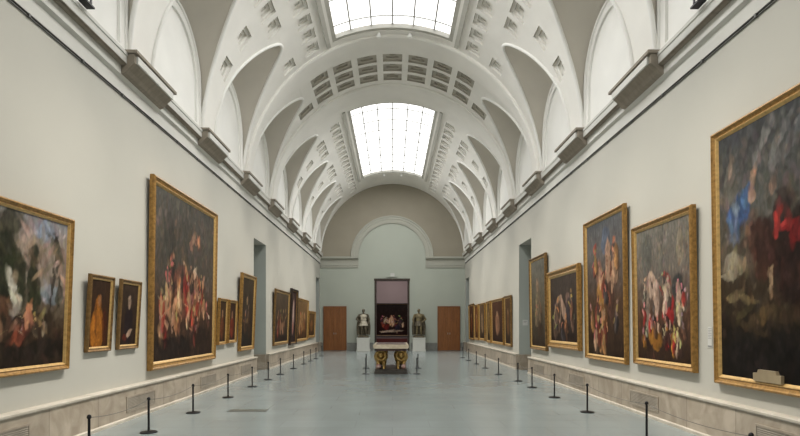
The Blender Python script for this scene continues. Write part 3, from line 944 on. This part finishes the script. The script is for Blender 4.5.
painting(-1, 25.1, 28.3, CZ - .80, CZ + 1.30, 'golden brown wide painting right of the black-framed one on left wall', 20, [(0, (70, 46, 28)), (1, (128, 98, 62))],
         [(.5, .45, .25, .25, 0, (150, 112, 66), .9)] + folk(g, 5, .25, .75, .25, .5, .08, .7, [(160, 116, 70), (110, 66, 40)]) + figs(g, 6, .2, .8, .2, .6, .07, [(170, 130, 90), (110, 66, 40)]), fw=.13, res=50)
painting(-1, 28.6, 31.0, CZ - .71, CZ + .77, 'smaller gold-framed painting farthest along left wall', 21, [(0, (60, 40, 26)), (1, (110, 82, 52))],
         [(.5, .45, .2, .25, 0, (140, 96, 60), .9)], fw=.13, res=40)
# right wall: u runs towards the camera on this side -------------------------
painting(1, 4.25, 7.48, CZ - .81, CZ + 2.66, 'huge dark painting with blue sky patch and red accent, cut by right edge', 22,
         [(0, (18, 14, 11)), (.18, (28, 22, 16)), (.36, (56, 46, 34)), (.52, (84, 76, 64)), (.7, (86, 86, 82)), (1, (60, 62, 64))],
         [(.12, .665, .085, .06, 25, (56, 86, 132), .9), (.19, .72, .06, .035, 25, (72, 100, 140), .8), (.10, .68, .02, .03, 40, (120, 136, 152), .7), (.09, .60, .05, .05, 0, (96, 116, 142), .85), (.08, .78, .05, .09, 0, (110, 106, 96), .7),
          (.10, .46, .07, .05, 0, (138, 132, 116), .9), (.08, .41, .06, .018, 0, (160, 150, 130), .8), (.14, .43, .07, .02, 8, (120, 112, 94), .8),
          (.30, .90, .12, .03, 62, (132, 130, 126), .75), (.40, .88, .12, .025, 58, (124, 124, 122), .7), (.50, .90, .14, .03, 55, (106, 108, 110), .7), (.20, .86, .10, .05, 40, (64, 64, 62), .8),
          (.24, .78, .020, .055, -20, (168, 134, 110), .8), (.22, .71, .035, .018, 30, (170, 138, 114), .75), (.36, .72, .025, .03, 0, (150, 122, 104), .7),
          (.28, .55, .09, .10, 25, (58, 34, 26), .95), (.38, .50, .14, .12, 0, (48, 28, 22), .95), (.30, .42, .07, .06, 0, (70, 44, 34), .85), (.55, .45, .2, .2, 0, (36, 22, 18), .95), (.40, .62, .05, .08, 0, (40, 28, 26), .9),
          (.455, .565, .06, .028, -25, (138, 32, 34), .85), (.49, .53, .05, .022, 10, (112, 26, 28), .85), (.42, .585, .025, .012, -30, (176, 60, 56), .8), (.47, .545, .012, .03, 20, (60, 18, 18), .8), (.38, .60, .02, .06, -6, (150, 50, 46), .8), (.62, .60, .08, .05, 0, (64, 28, 26), .8),
          (.335, .36, .012, .06, -8, (170, 142, 112), .85), (.40, .40, .012, .06, 12, (56, 32, 26), .9), (.10, .32, .07, .018, 20, (112, 100, 72), .8), (.18, .30, .07, .016, -20, (120, 104, 74), .75), (.14, .26, .08, .02, 10, (86, 76, 52), .8),
          (.27, .24, .10, .022, 20, (80, 66, 44), .8), (.42, .26, .10, .03, 15, (58, 46, 32), .8), (.22, .2, .1, .02, -8, (62, 50, 34), .8), (.3, .08, .3, .07, 0, (20, 15, 12), .9)],
         fw=.13, res=200, plaque=(-.80, -.32))
painting(1, 7.97, 9.97, CZ - .72, CZ + 1.81, 'tall painting of pale figures and red drapery, nearest but one on right wall', 23,
         [(0, (48, 32, 22)), (.35, (84, 60, 46)), (.65, (112, 104, 96)), (1, (124, 120, 112))],
         [(.2, .82, .12, .16, 0, (96, 96, 90), .8), (.5, .85, .05, .3, 0, (112, 108, 98), .7), (.84, .80, .06, .12, 0, (146, 134, 114), .7),
          (.30, .58, .10, .10, 0, (204, 176, 156), .9), (.40, .48, .05, .14, 0, (196, 168, 150), .8), (.60, .55, .07, .10, 0, (150, 60, 52), .85), (.62, .36, .12, .14, 0, (166, 44, 46), .95),
          (.80, .52, .10, .12, 0, (50, 52, 52), .9), (.22, .40, .05, .24, 0, (138, 124, 112), .85), (.82, .42, .06, .05, 0, (180, 168, 140), .85),
          (.36, .16, .12, .08, 0, (160, 110, 44), .9), (.60, .2, .12, .12, 0, (40, 26, 24), .9), (.75, .14, .10, .09, 0, (110, 74, 56), .8)]
         + folk(g, 13, .12, .9, .40, .56, .045, 1.25, [(176, 150, 132), (150, 56, 50), (96, 90, 84), (60, 56, 54), (190, 170, 150)], (206, 172, 146))
         + folk(g, 20, .10, .90, .08, .34, .045, 1.25, [(160, 46, 44), (150, 104, 46), (90, 64, 50), (60, 40, 34), (180, 160, 136)], (206, 172, 146))
         + figs(g, 12, .2, .9, .22, .62, .02, [(206, 176, 152), (170, 60, 54), (90, 84, 80), (60, 40, 36)]), fw=.12, proud=.09, res=160)
painting(1, 10.3, 12.46, CZ - .77, CZ + 2.36, 'tall gold-framed painting of climbing figures, third from camera on right wall', 24,
         [(0, (44, 30, 20)), (.4, (80, 58, 42)), (.8, (104, 100, 98)), (1, (88, 90, 94))],
         [(.55, .84, .12, .10, 0, (90, 100, 118), .8), (.25, .80, .05, .06, 0, (160, 70, 56), .85), (.62, .68, .09, .18, 5, (176, 140, 114), .85), (.35, .62, .09, .12, -15, (140, 100, 80), .8),
          (.40, .45, .12, .12, 0, (170, 124, 66), .85), (.66, .42, .10, .14, 0, (80, 54, 44), .85), (.45, .28, .12, .12, 0, (110, 72, 40), .8), (.3, .15, .2, .1, 0, (40, 28, 20), .9)]
         + folk(g, 24, .12, .88, .08, .75, .065, 1.4, [(150, 110, 70), (120, 60, 46), (84, 66, 56), (170, 136, 110), (70, 62, 60)])
         + figs(g, 8, .2, .8, .2, .8, .03, [(190, 150, 120), (120, 70, 50), (60, 50, 50)]), fw=.12, proud=.09, res=100)
painting(1, 12.83, 15.42, CZ - .63, CZ + 1.50, 'squarish painting in broad bright gold frame with entwined pale figures', 25,
         [(0, (44, 30, 22)), (1, (74, 64, 58))],
         [(.35, .62, .10, .12, -20, (170, 140, 120), .9), (.50, .50, .07, .2, 25, (176, 146, 126), .9), (.66, .64, .08, .1, 10, (130, 104, 92), .85), (.70, .45, .1, .2, 0, (60, 54, 58), .85), (.3, .35, .08, .18, 10, (96, 74, 62), .85)]
         + folk(g, 13, .12, .88, .12, .6, .07, .82, [(90, 70, 58), (60, 54, 56), (120, 84, 64), (150, 124, 104)]),
         fw=.20, proud=.11, res=80)
painting(1, 15.63, 17.44, CZ - .77, CZ + 2.13, 'tall narrow greyish painting right beside the right opening', 26,
         [(0, (50, 36, 24)), (.5, (96, 88, 72)), (1, (110, 108, 100))],
         [(.5, .45, .16, .3, 0, (120, 104, 84), .8), (.45, .72, .08, .08, 0, (160, 132, 108), .8), (.6, .2, .2, .1, 0, (64, 46, 32), .9)] + folk(g, 5, .3, .7, .3, .6, .09, 1.6, [(130, 112, 88), (90, 76, 60), (150, 130, 104)]), fw=.12, proud=.09, frame='dull', res=70)
far = [(20.3, 21.5, 1.15, .84, 'narrow brown painting just beyond the right opening', (90, 62, 40), (120, 84, 54), 'dull'),
       (21.75, 24.3, 1.12, .83, 'wide reddish brown painting, second beyond the right opening', (84, 50, 34), (150, 110, 84), 'gold'),
       (24.55, 25.6, 1.12, .83, 'narrow gold-framed painting, third beyond the right opening', (110, 84, 50), (140, 108, 66), 'gold'),
       (26.1, 27.8, 1.10, .78, 'grey-brown painting, fourth beyond the right opening', (96, 72, 52), (150, 124, 96), 'gold'),
       (28.05, 29.4, 1.10, .80, 'orange-brown painting, fifth beyond the right opening', (124, 74, 38), (160, 104, 60), 'gold'),
       (29.65, 31.5, 1.20, .85, 'dark reddish painting farthest along right wall', (74, 40, 24), (110, 62, 36), 'dull')]
for i, (a, b, up, dn, lab, c0, c1, fr) in enumerate(far):
    painting(1, a, b, CZ - dn, CZ + up, lab, 30 + i, [(0, [int(x * .55) for x in c0]), (1, c0)],
             [(.5, .45, .2, .28, 0, c1, .9), (.48, .70, .08, .08, 0, (180, 146, 112), .8)], fw=.11, frame=fr, res=44)
# the big canvas in the room beyond the doorway
painting(0, -1.95, 1.80, .72, 3.33, 'broad dark painting with pale figures in the room beyond the doorway', 40,
         [(0, (34, 14, 10)), (.3, (44, 22, 16)), (1, (32, 24, 20))],
         folk(g, 16, .28, .74, .32, .52, .035, .68, [(210, 168, 136), (120, 50, 40), (70, 56, 60), (190, 150, 110), (60, 44, 40), (150, 70, 50)], (214, 170, 136))
         + [(.51, .45, .03, .20, 3, (220, 176, 140), .95), (.50, .13, .26, .035, 4, (206, 184, 160), .95), (.38, .26, .05, .10, 0, (120, 40, 34), .8), (.62, .24, .05, .10, 0, (40, 40, 56), .9)],
         fw=.10, wall=42.0, res=120, frame='dark')

# captions and signs ------------------------------------------------------
c = thing('caption_card', 'small white caption card between the two nearest right wall paintings', 'caption card', (WL + .004, 7.68, 1.29), -PI / 2)
obj('card', MB().box(-.05, .05, -.012, 0, 0, .30), M['white_card'], c)
ln = MB()
for k in range(7):
    ln.box(-.04, .04 - .02 * (k % 3 == 2), -.0135, -.012, .27 - k * .024, .276 - k * .024)
ln.box(-.045, .045, -.0135, -.012, .008, .03)
obj('printed_lines', ln, M['grey_print'], c)
c = thing('room_sign', 'small pale sign on the reveal of the right opening', 'sign', (4.80, 19.288, 1.60))
obj('panel', MB().box(-.09, .09, -.015, 0, 0, .20), M['white_card'], c)
obj('text_line', MB().box(-.06, .06, -.0165, -.015, .14, .155), M['grey_print'], c)
obj('text_line', MB().box(-.06, .03, -.0165, -.015, .11, .12), M['grey_print'], c)
c = thing('exit_sign', 'small pale sign box above the central doorway', 'sign', (-.03, END, 4.64))
obj('housing', MB().box(-.34, .34, -.07, 0, 0, .26), M['wall_end'], c)
obj('sign_face', MB().box(-.10, .16, -.08, -.07, .03, .24), M['white_card'], c)
o = tag(obj('floor_strip', MB().box(-.36, .36, -.14, .14, 0.0, 0.005), M['strip_dark'], None, (0, 0, 0), (-2.72, 10.05, 0)), 'narrow dark strip on the floor near left barrier', 'floor plate')  # thin dark strip laid on the floor

# ------------------------------------------------------------------ rope barrier
SPOS = {-1: [4.85, 6.43, 8.0, 9.78, 11.86, 13.9, 15.7, 17.4, 19.7, 22.0, 23.8, 25.5, 27.6], 1: [5.35, 7.55, 9.85, 11.85, 13.75, 15.3, 17.4, 19.9, 22.0, 24.2, 26.2]}
SLAT = {-1: lambda y: -3.66, 1: lambda y: 3.60 if y < 16 else 3.46}
SH = 0.535
post = None
def place_post(x, y, label, group):
    global post
    if post is None:
        post = thing('barrier_post', label, 'barrier post', (x, y, 0), 0, group)
        obj('base', MB().lathe([(0, 0), (.125, 0), (.125, .012), (.11, .02), (.03, .03), (0, .03)], n=24), M['black_metal'], post, smooth=40)
        obj('pole', MB().lathe([(0, .028), (.016, .028), (.016, .49), (0, .49)], n=12), M['black_metal'], post, smooth=40)
        obj('knob', MB().lathe([(0, .485), (.024, .487), (.027, .50), (.022, .525), (.010, SH), (0, SH)], n=14), M['black_metal'], post, smooth=40)
    else:
        dup(post, (x, y, 0), label, group)
NTH = ['nearest', 'second', 'third', 'fourth', 'fifth', 'sixth', 'seventh', 'eighth', 'ninth', 'tenth', 'eleventh', 'twelfth', 'thirteenth']
for s, nm in ((-1, 'left'), (1, 'right')):
    pos = [(SLAT[s](y), y) for y in SPOS[s]]
    off = 1 if s < 0 else 0
    vis = [p for p in pos if not (s < 0 and p[1] < 5.5)]
    for i, (x, y) in enumerate(vis):
        place_post(x, y, 'low black barrier post on the %s, %s from the camera' % (nm, NTH[i]), 'barrier posts along the %s wall' % nm)
    for i in range(len(vis) - 1):
        (xa, ya), (xb, yb_) = vis[i], vis[i + 1]
        pts = []
        for q in range(13):
            t = q / 12
            pts.append((xa + (xb - xa) * t, ya + .03 + (yb_ - ya - .06) * t, .495 - .05 * 4 * t * (1 - t)))
        o = obj('barrier_rope', MB().tube([(a - xa, b - ya, c_) for a, b, c_ in pts], .0045, 6), M['cord'], None, (0, 0, 0), (xa, ya, 0), smooth=50)
        tag(o, 'thin sagging rope from the %s to the %s post of the %s barrier' % (NTH[i], NTH[i + 1], nm), 'rope', 'ropes of the %s barrier' % nm)
for x, y, w in ((-.88, 17.55, 'front left'), (.80, 17.55, 'front right'), (-.98, 19.9, 'rear left'), (.95, 19.9, 'rear right')):
    place_post(x, y, 'low black barrier post at the %s corner of the marble table' % w, 'posts round the marble table')

# ------------------------------------------------------------------ sculpted forms: ellipsoids and tapered limbs fused into one surface
def capsule(a, b, ra, rb, n=10, m=14):
    a, b = Vector(a), Vector(b)
    pts, rs = [], []
    d = (b - a)
    L_ = d.length
    u = d.normalized()
    for k in range(5):
        t = PI / 2 * k / 4
        pts.append(a - u * ra * math.cos(t)); rs.append(max(ra * math.sin(t), .002))
    for k in range(1, 4):
        t = k / 4; pts.append(a + d * t); rs.append(ra + (rb - ra) * t)
    for k in range(5):
        t = PI / 2 * k / 4
        pts.append(b + u * rb * math.sin(t)); rs.append(max(rb * math.cos(t), .002))
    return MB().tube(pts, rs, m)
def ellip(c, r, rot=(0, 0, 0)):
    m_ = MB(); n_, k_ = 16, 10
    prof = [(math.sin(PI * i / k_), -math.cos(PI * i / k_)) for i in range(k_ + 1)]
    prof = [(max(a, .01), b) for a, b in prof]
    m_.lathe(prof, n=n_)
    from mathutils import Euler
    E = Euler(rot).to_matrix()
    m_.v = [tuple(E @ Vector((x * r[0], y * r[1], z * r[2])) + Vector(c)) for x, y, z in m_.v]
    return m_
def fuse(name, pieces, voxel, mat, parent, smooth_it=4):
    mb = MB()
    for p in pieces: mb.add(p.v, p.f)
    o = obj(name, mb, mat, None)
    md = o.modifiers.new('r', 'REMESH'); md.mode = 'VOXEL'; md.voxel_size = voxel
    ms = o.modifiers.new('s', 'SMOOTH'); ms.iterations = smooth_it; ms.factor = .5
    dg = bpy.context.evaluated_depsgraph_get()
    me = bpy.data.meshes.new_from_object(o.evaluated_get(dg))
    o.modifiers.clear()
    old = o.data; o.data = me; bpy.data.meshes.remove(old)
    me.materials.clear(); me.materials.append(mat)
    me.polygons.foreach_set('use_smooth', [True] * len(me.polygons))
    o.parent = parent
    return o

def hand(at, s, curl=.7, face=-1):
    """palm, thumb and four bent fingers hanging from the wrist at AT (pointing down)"""
    x, y, z = at
    ps = [ellip((x, y, z - .05), (.024, .042, .055))]
    for i, (dy, ln_) in enumerate(((-.030, .075), (-.010, .085), (.010, .080), (.028, .062))):
        k = (x, y + dy, z - .095); e = (x - s * .018 * curl, y + dy, z - .095 - ln_ * .55); e2 = (x - s * .05 * curl, y + dy, z - .095 - ln_ * .85)
        ps += [capsule(k, e, .010, .009, m=8), capsule(e, e2, .009, .007, m=8)]
    ps += [capsule((x, y - .035, z - .035), (x - s * .015, y - .07, z - .085), .012, .010, m=8)]
    return ps

def statue(x, label, pale):
    y = 33.05
    ped = thing('pedestal', 'off-white square pedestal %s of the central doorway' % ('left' if x < 0 else 'right'), 'pedestal', (x, y, 0), 0, 'pedestals beside the doorway')
    obj('plinth', MB().box(-.42, .42, -.40, .40, 0, .09), M['pedestal'], ped)
    obj('shaft', MB().box(-.385, .385, -.365, .365, .09, .76), M['pedestal'], ped)
    obj('cap', MB().box(-.41, .41, -.39, .39, .76, .83), M['pedestal'], ped)
    t = thing('statue', label, 'statue', (x, y, .83), 0, 'statues beside the doorway')
    mb_ = M['bronze']
    obj('base', MB().box(-.33, .33, -.24, .24, 0, .11).box(-.29, .29, -.21, .21, .11, .15), mb_, t)
    sg = 1 if x < 0 else -1
    P = []
    # legs, weight on one
    for s, (kx, ky, fx, fy) in ((-1, (-.11, -.05, -.12, -.02)), (1, (.13, -.09, .15, -.05))):
        P += [capsule((s * .10, 0, .92), (kx, ky, .56), .105, .075), capsule((kx, ky, .56), (fx, fy, .24), .072, .045), capsule((fx, fy + .02, .19), (fx + s * .02, fy - .15, .175), .045, .032)]
    P += [ellip((0, 0, .95), (.19, .14, .15)), ellip((0, 0, 1.12), (.175, .125, .18)), ellip((0, -.015, 1.32), (.215, .15, .17)), ellip((0, 0, 1.42), (.24, .115, .085)),
          capsule((0, 0, 1.44), (0, -.01, 1.56), .062, .055)]
    # head with nose, brow, chin, ears
    P += [ellip((0, -.01, 1.655), (.078, .098, .118)), ellip((0, -.045, 1.585), (.050, .058, .045)), capsule((0, -.105, 1.675), (0, -.125, 1.64), .010, .016, m=8), ellip((0, -.095, 1.69), (.052, .018, .012)),
          ellip((0, -.10, 1.605), (.024, .014, .008)), ellip((-.08, 0, 1.65), (.012, .022, .032)), ellip((.08, 0, 1.65), (.012, .022, .032)), ellip((-.03, -.098, 1.668), (.013, .010, .009)), ellip((.03, -.098, 1.668), (.013, .010, .009))]
    # one hand on the hip, the other by the thigh on the hilt
    P += [capsule((sg * -.25, 0, 1.40), (sg * -.43, .02, 1.14), .075, .055), capsule((sg * -.43, .02, 1.14), (sg * -.25, -.12, 1.00), .053, .036)]
    P += [ellip((sg * -.215, -.13, .985), (.05, .03, .045))] + [capsule((sg * -.20, -.15 + .004 * k, 1.01 - .022 * k), (sg * (-.135 + .01 * abs(k - 1)), -.15, 1.0 - .024 * k), .012, .009, m=8) for k in range(4)] + [capsule((sg * -.23, -.10, 1.01), (sg * -.24, -.02, 1.03), .013, .010, m=8)]
    P += [capsule((sg * .25, 0, 1.40), (sg * .36, -.02, 1.12), .075, .055), capsule((sg * .36, -.02, 1.12), (sg * .34, -.16, .93), .053, .036)] + hand((sg * .34, -.17, .93), sg)
    body = fuse('body', P, .012, M['bronze'] if pale else M['bronze_gilt'], t, 3)
    # cuirass and skirt
    cu = fuse('cuirass', [ellip((0, -.01, 1.13), (.20, .15, .17)), ellip((0, -.02, 1.30), (.235, .172, .165)), ellip((0, -.01, 1.40), (.20, .13, .08))], .014, M['alabaster'] if pale else M['bronze_gilt'], t, 3)
    sk = MB()
    n_ = 40; prof = [(.185, 1.04), (.21, .96), (.245, .86), (.285, .74), (.27, .735), (.20, .86), (.16, 1.02)]
    vs, fs = [], []
    for r_, z_ in prof:
        for k in range(n_):
            a = 2 * PI * k / n_
            rr = r_ * (1 + .05 * math.cos(10 * a) * (1.05 - z_) / .3)
            vs.append((rr * math.cos(a), rr * .78 * math.sin(a), z_))
    q = len(prof)
    for i in range(q):
        for k in range(n_):
            k2 = (k + 1) % n_; j = (i + 1) % q
            fs.append((i * n_ + k, i * n_ + k2, j * n_ + k2, j * n_ + k))
    obj('skirt', sk.add(vs, fs), M['alabaster'] if pale else M['bronze'], t, smooth=60)
    # cloak hanging behind, swung over the shoulders
    ck = MB(); vs, fs = [], []
    nu, nv = 28, 16
    for layer in (0, 1):
        for j in range(nv + 1):
            tv = j / nv
            z_ = 1.47 - 1.27 * tv
            wd = .27 + .17 * math.sin(min(tv * 1.4, 1) * PI / 2) * (1 - .45 * max(0, tv - .55))
            for i in range(nu + 1):
                tu = i / nu * 2 - 1
                x_ = tu * wd
                y_ = .13 + .06 * tv - .15 * tu * tu * (1 - .4 * tv) + .025 * math.cos(tu * 14) * tv + layer * .03
                vs.append((x_, y_, z_ - .03 * tu * tu))
    q = (nu + 1) * (nv + 1)
    for j in range(nv):
        for i in range(nu):
            a = j * (nu + 1) + i
            fs += [(a, a + 1, a + nu + 2, a + nu + 1), (q + a, q + a + nu + 1, q + a + nu + 2, q + a + 1)]
    for j in range(nv):
        a = j * (nu + 1); b_ = a + nu
        fs += [(a, a + nu + 1, q + a + nu + 1, q + a), (b_, q + b_, q + b_ + nu + 1, b_ + nu + 1)]
    for i in range(nu):
        a = i; b_ = nv * (nu + 1) + i
        fs += [(a, q + a, q + a + 1, a + 1), (b_, b_ + 1, q + b_ + 1, q + b_)]
    obj('cloak', ck.add(vs, fs), M['bronze'], t, smooth=60)
    # short hair and beard
    fuse('hair', [ellip((0, .015, 1.69), (.088, .098, .098)), ellip((0, .05, 1.64), (.08, .06, .08)), ellip((0, -.065, 1.565), (.046, .046, .05))], .012, M['bronze'], t, 3)
    # sword at the side
    sw = MB().box(sg * .36 - .012, sg * .36 + .012, -.14, -.12, .30, .86).box(sg * .36 - .06, sg * .36 + .06, -.145, -.115, .86, .885)
    obj('sword', sw, M['bronze'], t)
statue(-1.80, 'standing statue with pale torso and dark bronze cloak on left pedestal', True)
statue(1.63, 'standing dark bronze statue on right pedestal', False)

# ------------------------------------------------------------------ marble table carried by gilded lions
TX = -.05
tb = thing('marble_table', 'cream marble topped table carried by gilded lions on a dark plinth', 'table', (TX, 17.45, 0))
TD = 2.2
obj('plinth', MB().box(-.545, .545, 0, TD, 0, .10).box(-.52, .52, .025, TD - .025, .10, .16), M['plinth_dark'], tb)
tt = MB()
tt.extr_y([(-.54, .84), (.54, .84), (.57, .87), (.585, .90), (.585, .955), (.57, .975), (-.57, .975), (-.585, .955), (-.585, .90), (-.57, .87)], -.05, TD + .05)
obj('table_top', tt, M['table_top'], tb)
obj('inlay_panel', MB().box(-.50, .50, .06, TD - .06, .975, .979), M['inlay'], tb)
obj('apron', MB().box(-.50, .50, .03, .08, .76, .84).box(-.50, .50, TD - .08, TD - .03, .76, .84).box(-.50, -.45, .08, TD - .08, .76, .84).box(.45, .50, .08, TD - .08, .76, .84), M['inlay'], tb)
def lion(x, y, face):
    e = -1 if face < 0 else 1        # face < 0 looks to the viewer
    def q(p): return (x + p[0], y + e * p[1], p[2])
    sx = 1 if x > 0 else -1
    P = [capsule(q((0, -.10, .50)), q((0, -.55, .44)), .125, .105), ellip(q((0, -.08, .50)), (.135, .15, .17)), ellip(q((0, -.56, .40)), (.13, .15, .16))]
    # head, muzzle, ears, lower jaw
    P += [ellip(q((0, .10, .62)), (.105, .11, .11)), ellip(q((0, .19, .585)), (.062, .075, .05)), ellip(q((0, .185, .55)), (.045, .06, .028)), ellip(q((0, .245, .605)), (.028, .02, .018)),
          ellip(q((-.085, .06, .71)), (.032, .02, .035)), ellip(q((.085, .06, .71)), (.032, .02, .035)), ellip(q((-.042, .185, .645)), (.018, .014, .014)), ellip(q((.042, .185, .645)), (.018, .014, .014)), ellip(q((0, .16, .67)), (.075, .04, .025))]
    # forelegs: inner one straight, outer one on the ball
    P += [capsule(q((-sx * .085, .0, .46)), q((-sx * .10, .05, .24)), .062, .042), capsule(q((-sx * .10, .06, .20)), q((-sx * .10, .15, .195)), .045, .038)]
    P += [capsule(q((sx * .085, .0, .46)), q((sx * .10, .12, .36)), .062, .045), capsule(q((sx * .10, .12, .36)), q((sx * .07, .20, .345)), .045, .04)]
    # hind legs: knee forward, hock back
    for s in (-1, 1):
        P += [capsule(q((s * .09, -.56, .40)), q((s * .12, -.42, .30)), .09, .06), capsule(q((s * .12, -.42, .30)), q((s * .11, -.58, .23)), .052, .036), capsule(q((s * .11, -.58, .21)), q((s * .12, -.44, .195)), .036, .036)]
    # paw toes
    for k in range(3):
        P += [capsule(q((-sx * .10 + (k - 1) * .026, .16, .188)), q((-sx * .10 + (k - 1) * .028, .19, .18)), .018, .014, m=8)]
    P += [capsule(q((0, -.70, .36)), q((sx * .10, -.74, .24)), .022, .016, m=8), ellip(q((sx * .12, -.73, .21)), (.035, .035, .045))]
    lo = fuse('lion_support', P, .014, M['lion_gold'], tb, 3)
    # curly mane round the face and over the shoulders
    Q = []
    rg = random.Random(5)
    for ring_, (rr, yy, rs, nn) in enumerate(((.145, .07, .05, 13), (.175, -.0, .06, 13), (.17, -.09, .06, 12), (.15, -.18, .055, 10))):
        for k in range(nn):
            a = 2 * PI * (k + .5 * ring_) / nn
            Q.append(ellip(q((rr * math.cos(a), yy, .60 - .03 * ring_ + rr * 1.05 * math.sin(a))), (rs * rg.uniform(.85, 1.1), rs * 1.1, rs * 1.1)))
    fuse('mane', Q, .014, M['lion_gold'], lo, 2)
    obj('marble_ball', MB().lathe([(max(.006, .085 * math.sin(PI * k / 14)), -.085 * math.cos(PI * k / 14)) for k in range(15)], q((sx * .08, .19, .245)), 20), M['ball'], lo, smooth=60)
    return lo
lion(-.335, .30, -1); lion(.335, .30, -1); lion(-.335, TD - .30, 1); lion(.335, TD - .30, 1)

# ------------------------------------------------------------------ light
def area(name, loc, rot, sx, sy, power, col=(1, 1, 1), spread=None):
    l = bpy.data.lights.new(name, 'AREA'); l.shape = 'RECTANGLE'; l.size = sx; l.size_y = sy; l.energy = power; l.color = col
    if spread: l.spread = spread
    o = bpy.data.objects.new(name, l); COL.objects.link(o); o.location = loc; o.rotation_euler = rot
    return o
for a, b in SKY:
    area('skylight_lamp', (0, (a + b) / 2, HC + R - .28), (0, 0, 0), 2.4, b - a - .5, 390, (1.0, .99, .965))
area('next_room_light', (0, 38.5, 6.15), (0, 0, 0), 4, 4, 190, (1.0, .90, .88))
for s in (-1, 1):          # added spots without fixtures, brightening the walls and sharpening shadows under the frames
    for yt, pw in ((5.6, 330), (8.2, 330), (11.0, 330), (14.2, 320), (17.6, 300), (21.5, 320), (25.0, 320), (28.8, 320)):
        l = bpy.data.lights.new('added_wall_spot', 'SPOT'); l.energy = pw * 5.6; l.color = (1.0, .925, .81); l.spot_size = rad(47); l.spot_blend = 1.0; l.shadow_soft_size = .22
        o = bpy.data.objects.new('added_wall_spot', l); COL.objects.link(o)
        o.location = (-s * .35, yt + 3.0, HC + R - .35)
        o.rotation_euler = (Vector((s * WL, yt, CZ - 1.5)) - o.location).to_track_quat('-Z', 'Y').to_euler()
w = bpy.data.worlds.new('World'); bpy.context.scene.world = w; w.use_nodes = True
w.node_tree.nodes['Background'].inputs['Color'].default_value = (.8, .85, .9, 1)
w.node_tree.nodes['Background'].inputs['Strength'].default_value = 0.3

# ------------------------------------------------------------------ camera
cd = bpy.data.cameras.new('Camera'); cam = bpy.data.objects.new('Camera', cd); COL.objects.link(cam)
cam.location = (0, 0, CZ); cam.rotation_euler = (PI / 2, 0, 0)
cd.sensor_fit = 'HORIZONTAL'; cd.sensor_width = 36; cd.lens = F / 800 * 36
cd.shift_x = 7.5 / 800; cd.shift_y = 107 / 800
cd.clip_end = 200; cd.clip_start = 0.05
sc = bpy.context.scene
sc.camera = cam
sc.view_settings.view_transform = 'Standard'
sc.view_settings.exposure = 0.0
sc.cycles.use_denoising = True
sc.cycles.diffuse_bounces = 6
sc.cycles.max_bounces = 12
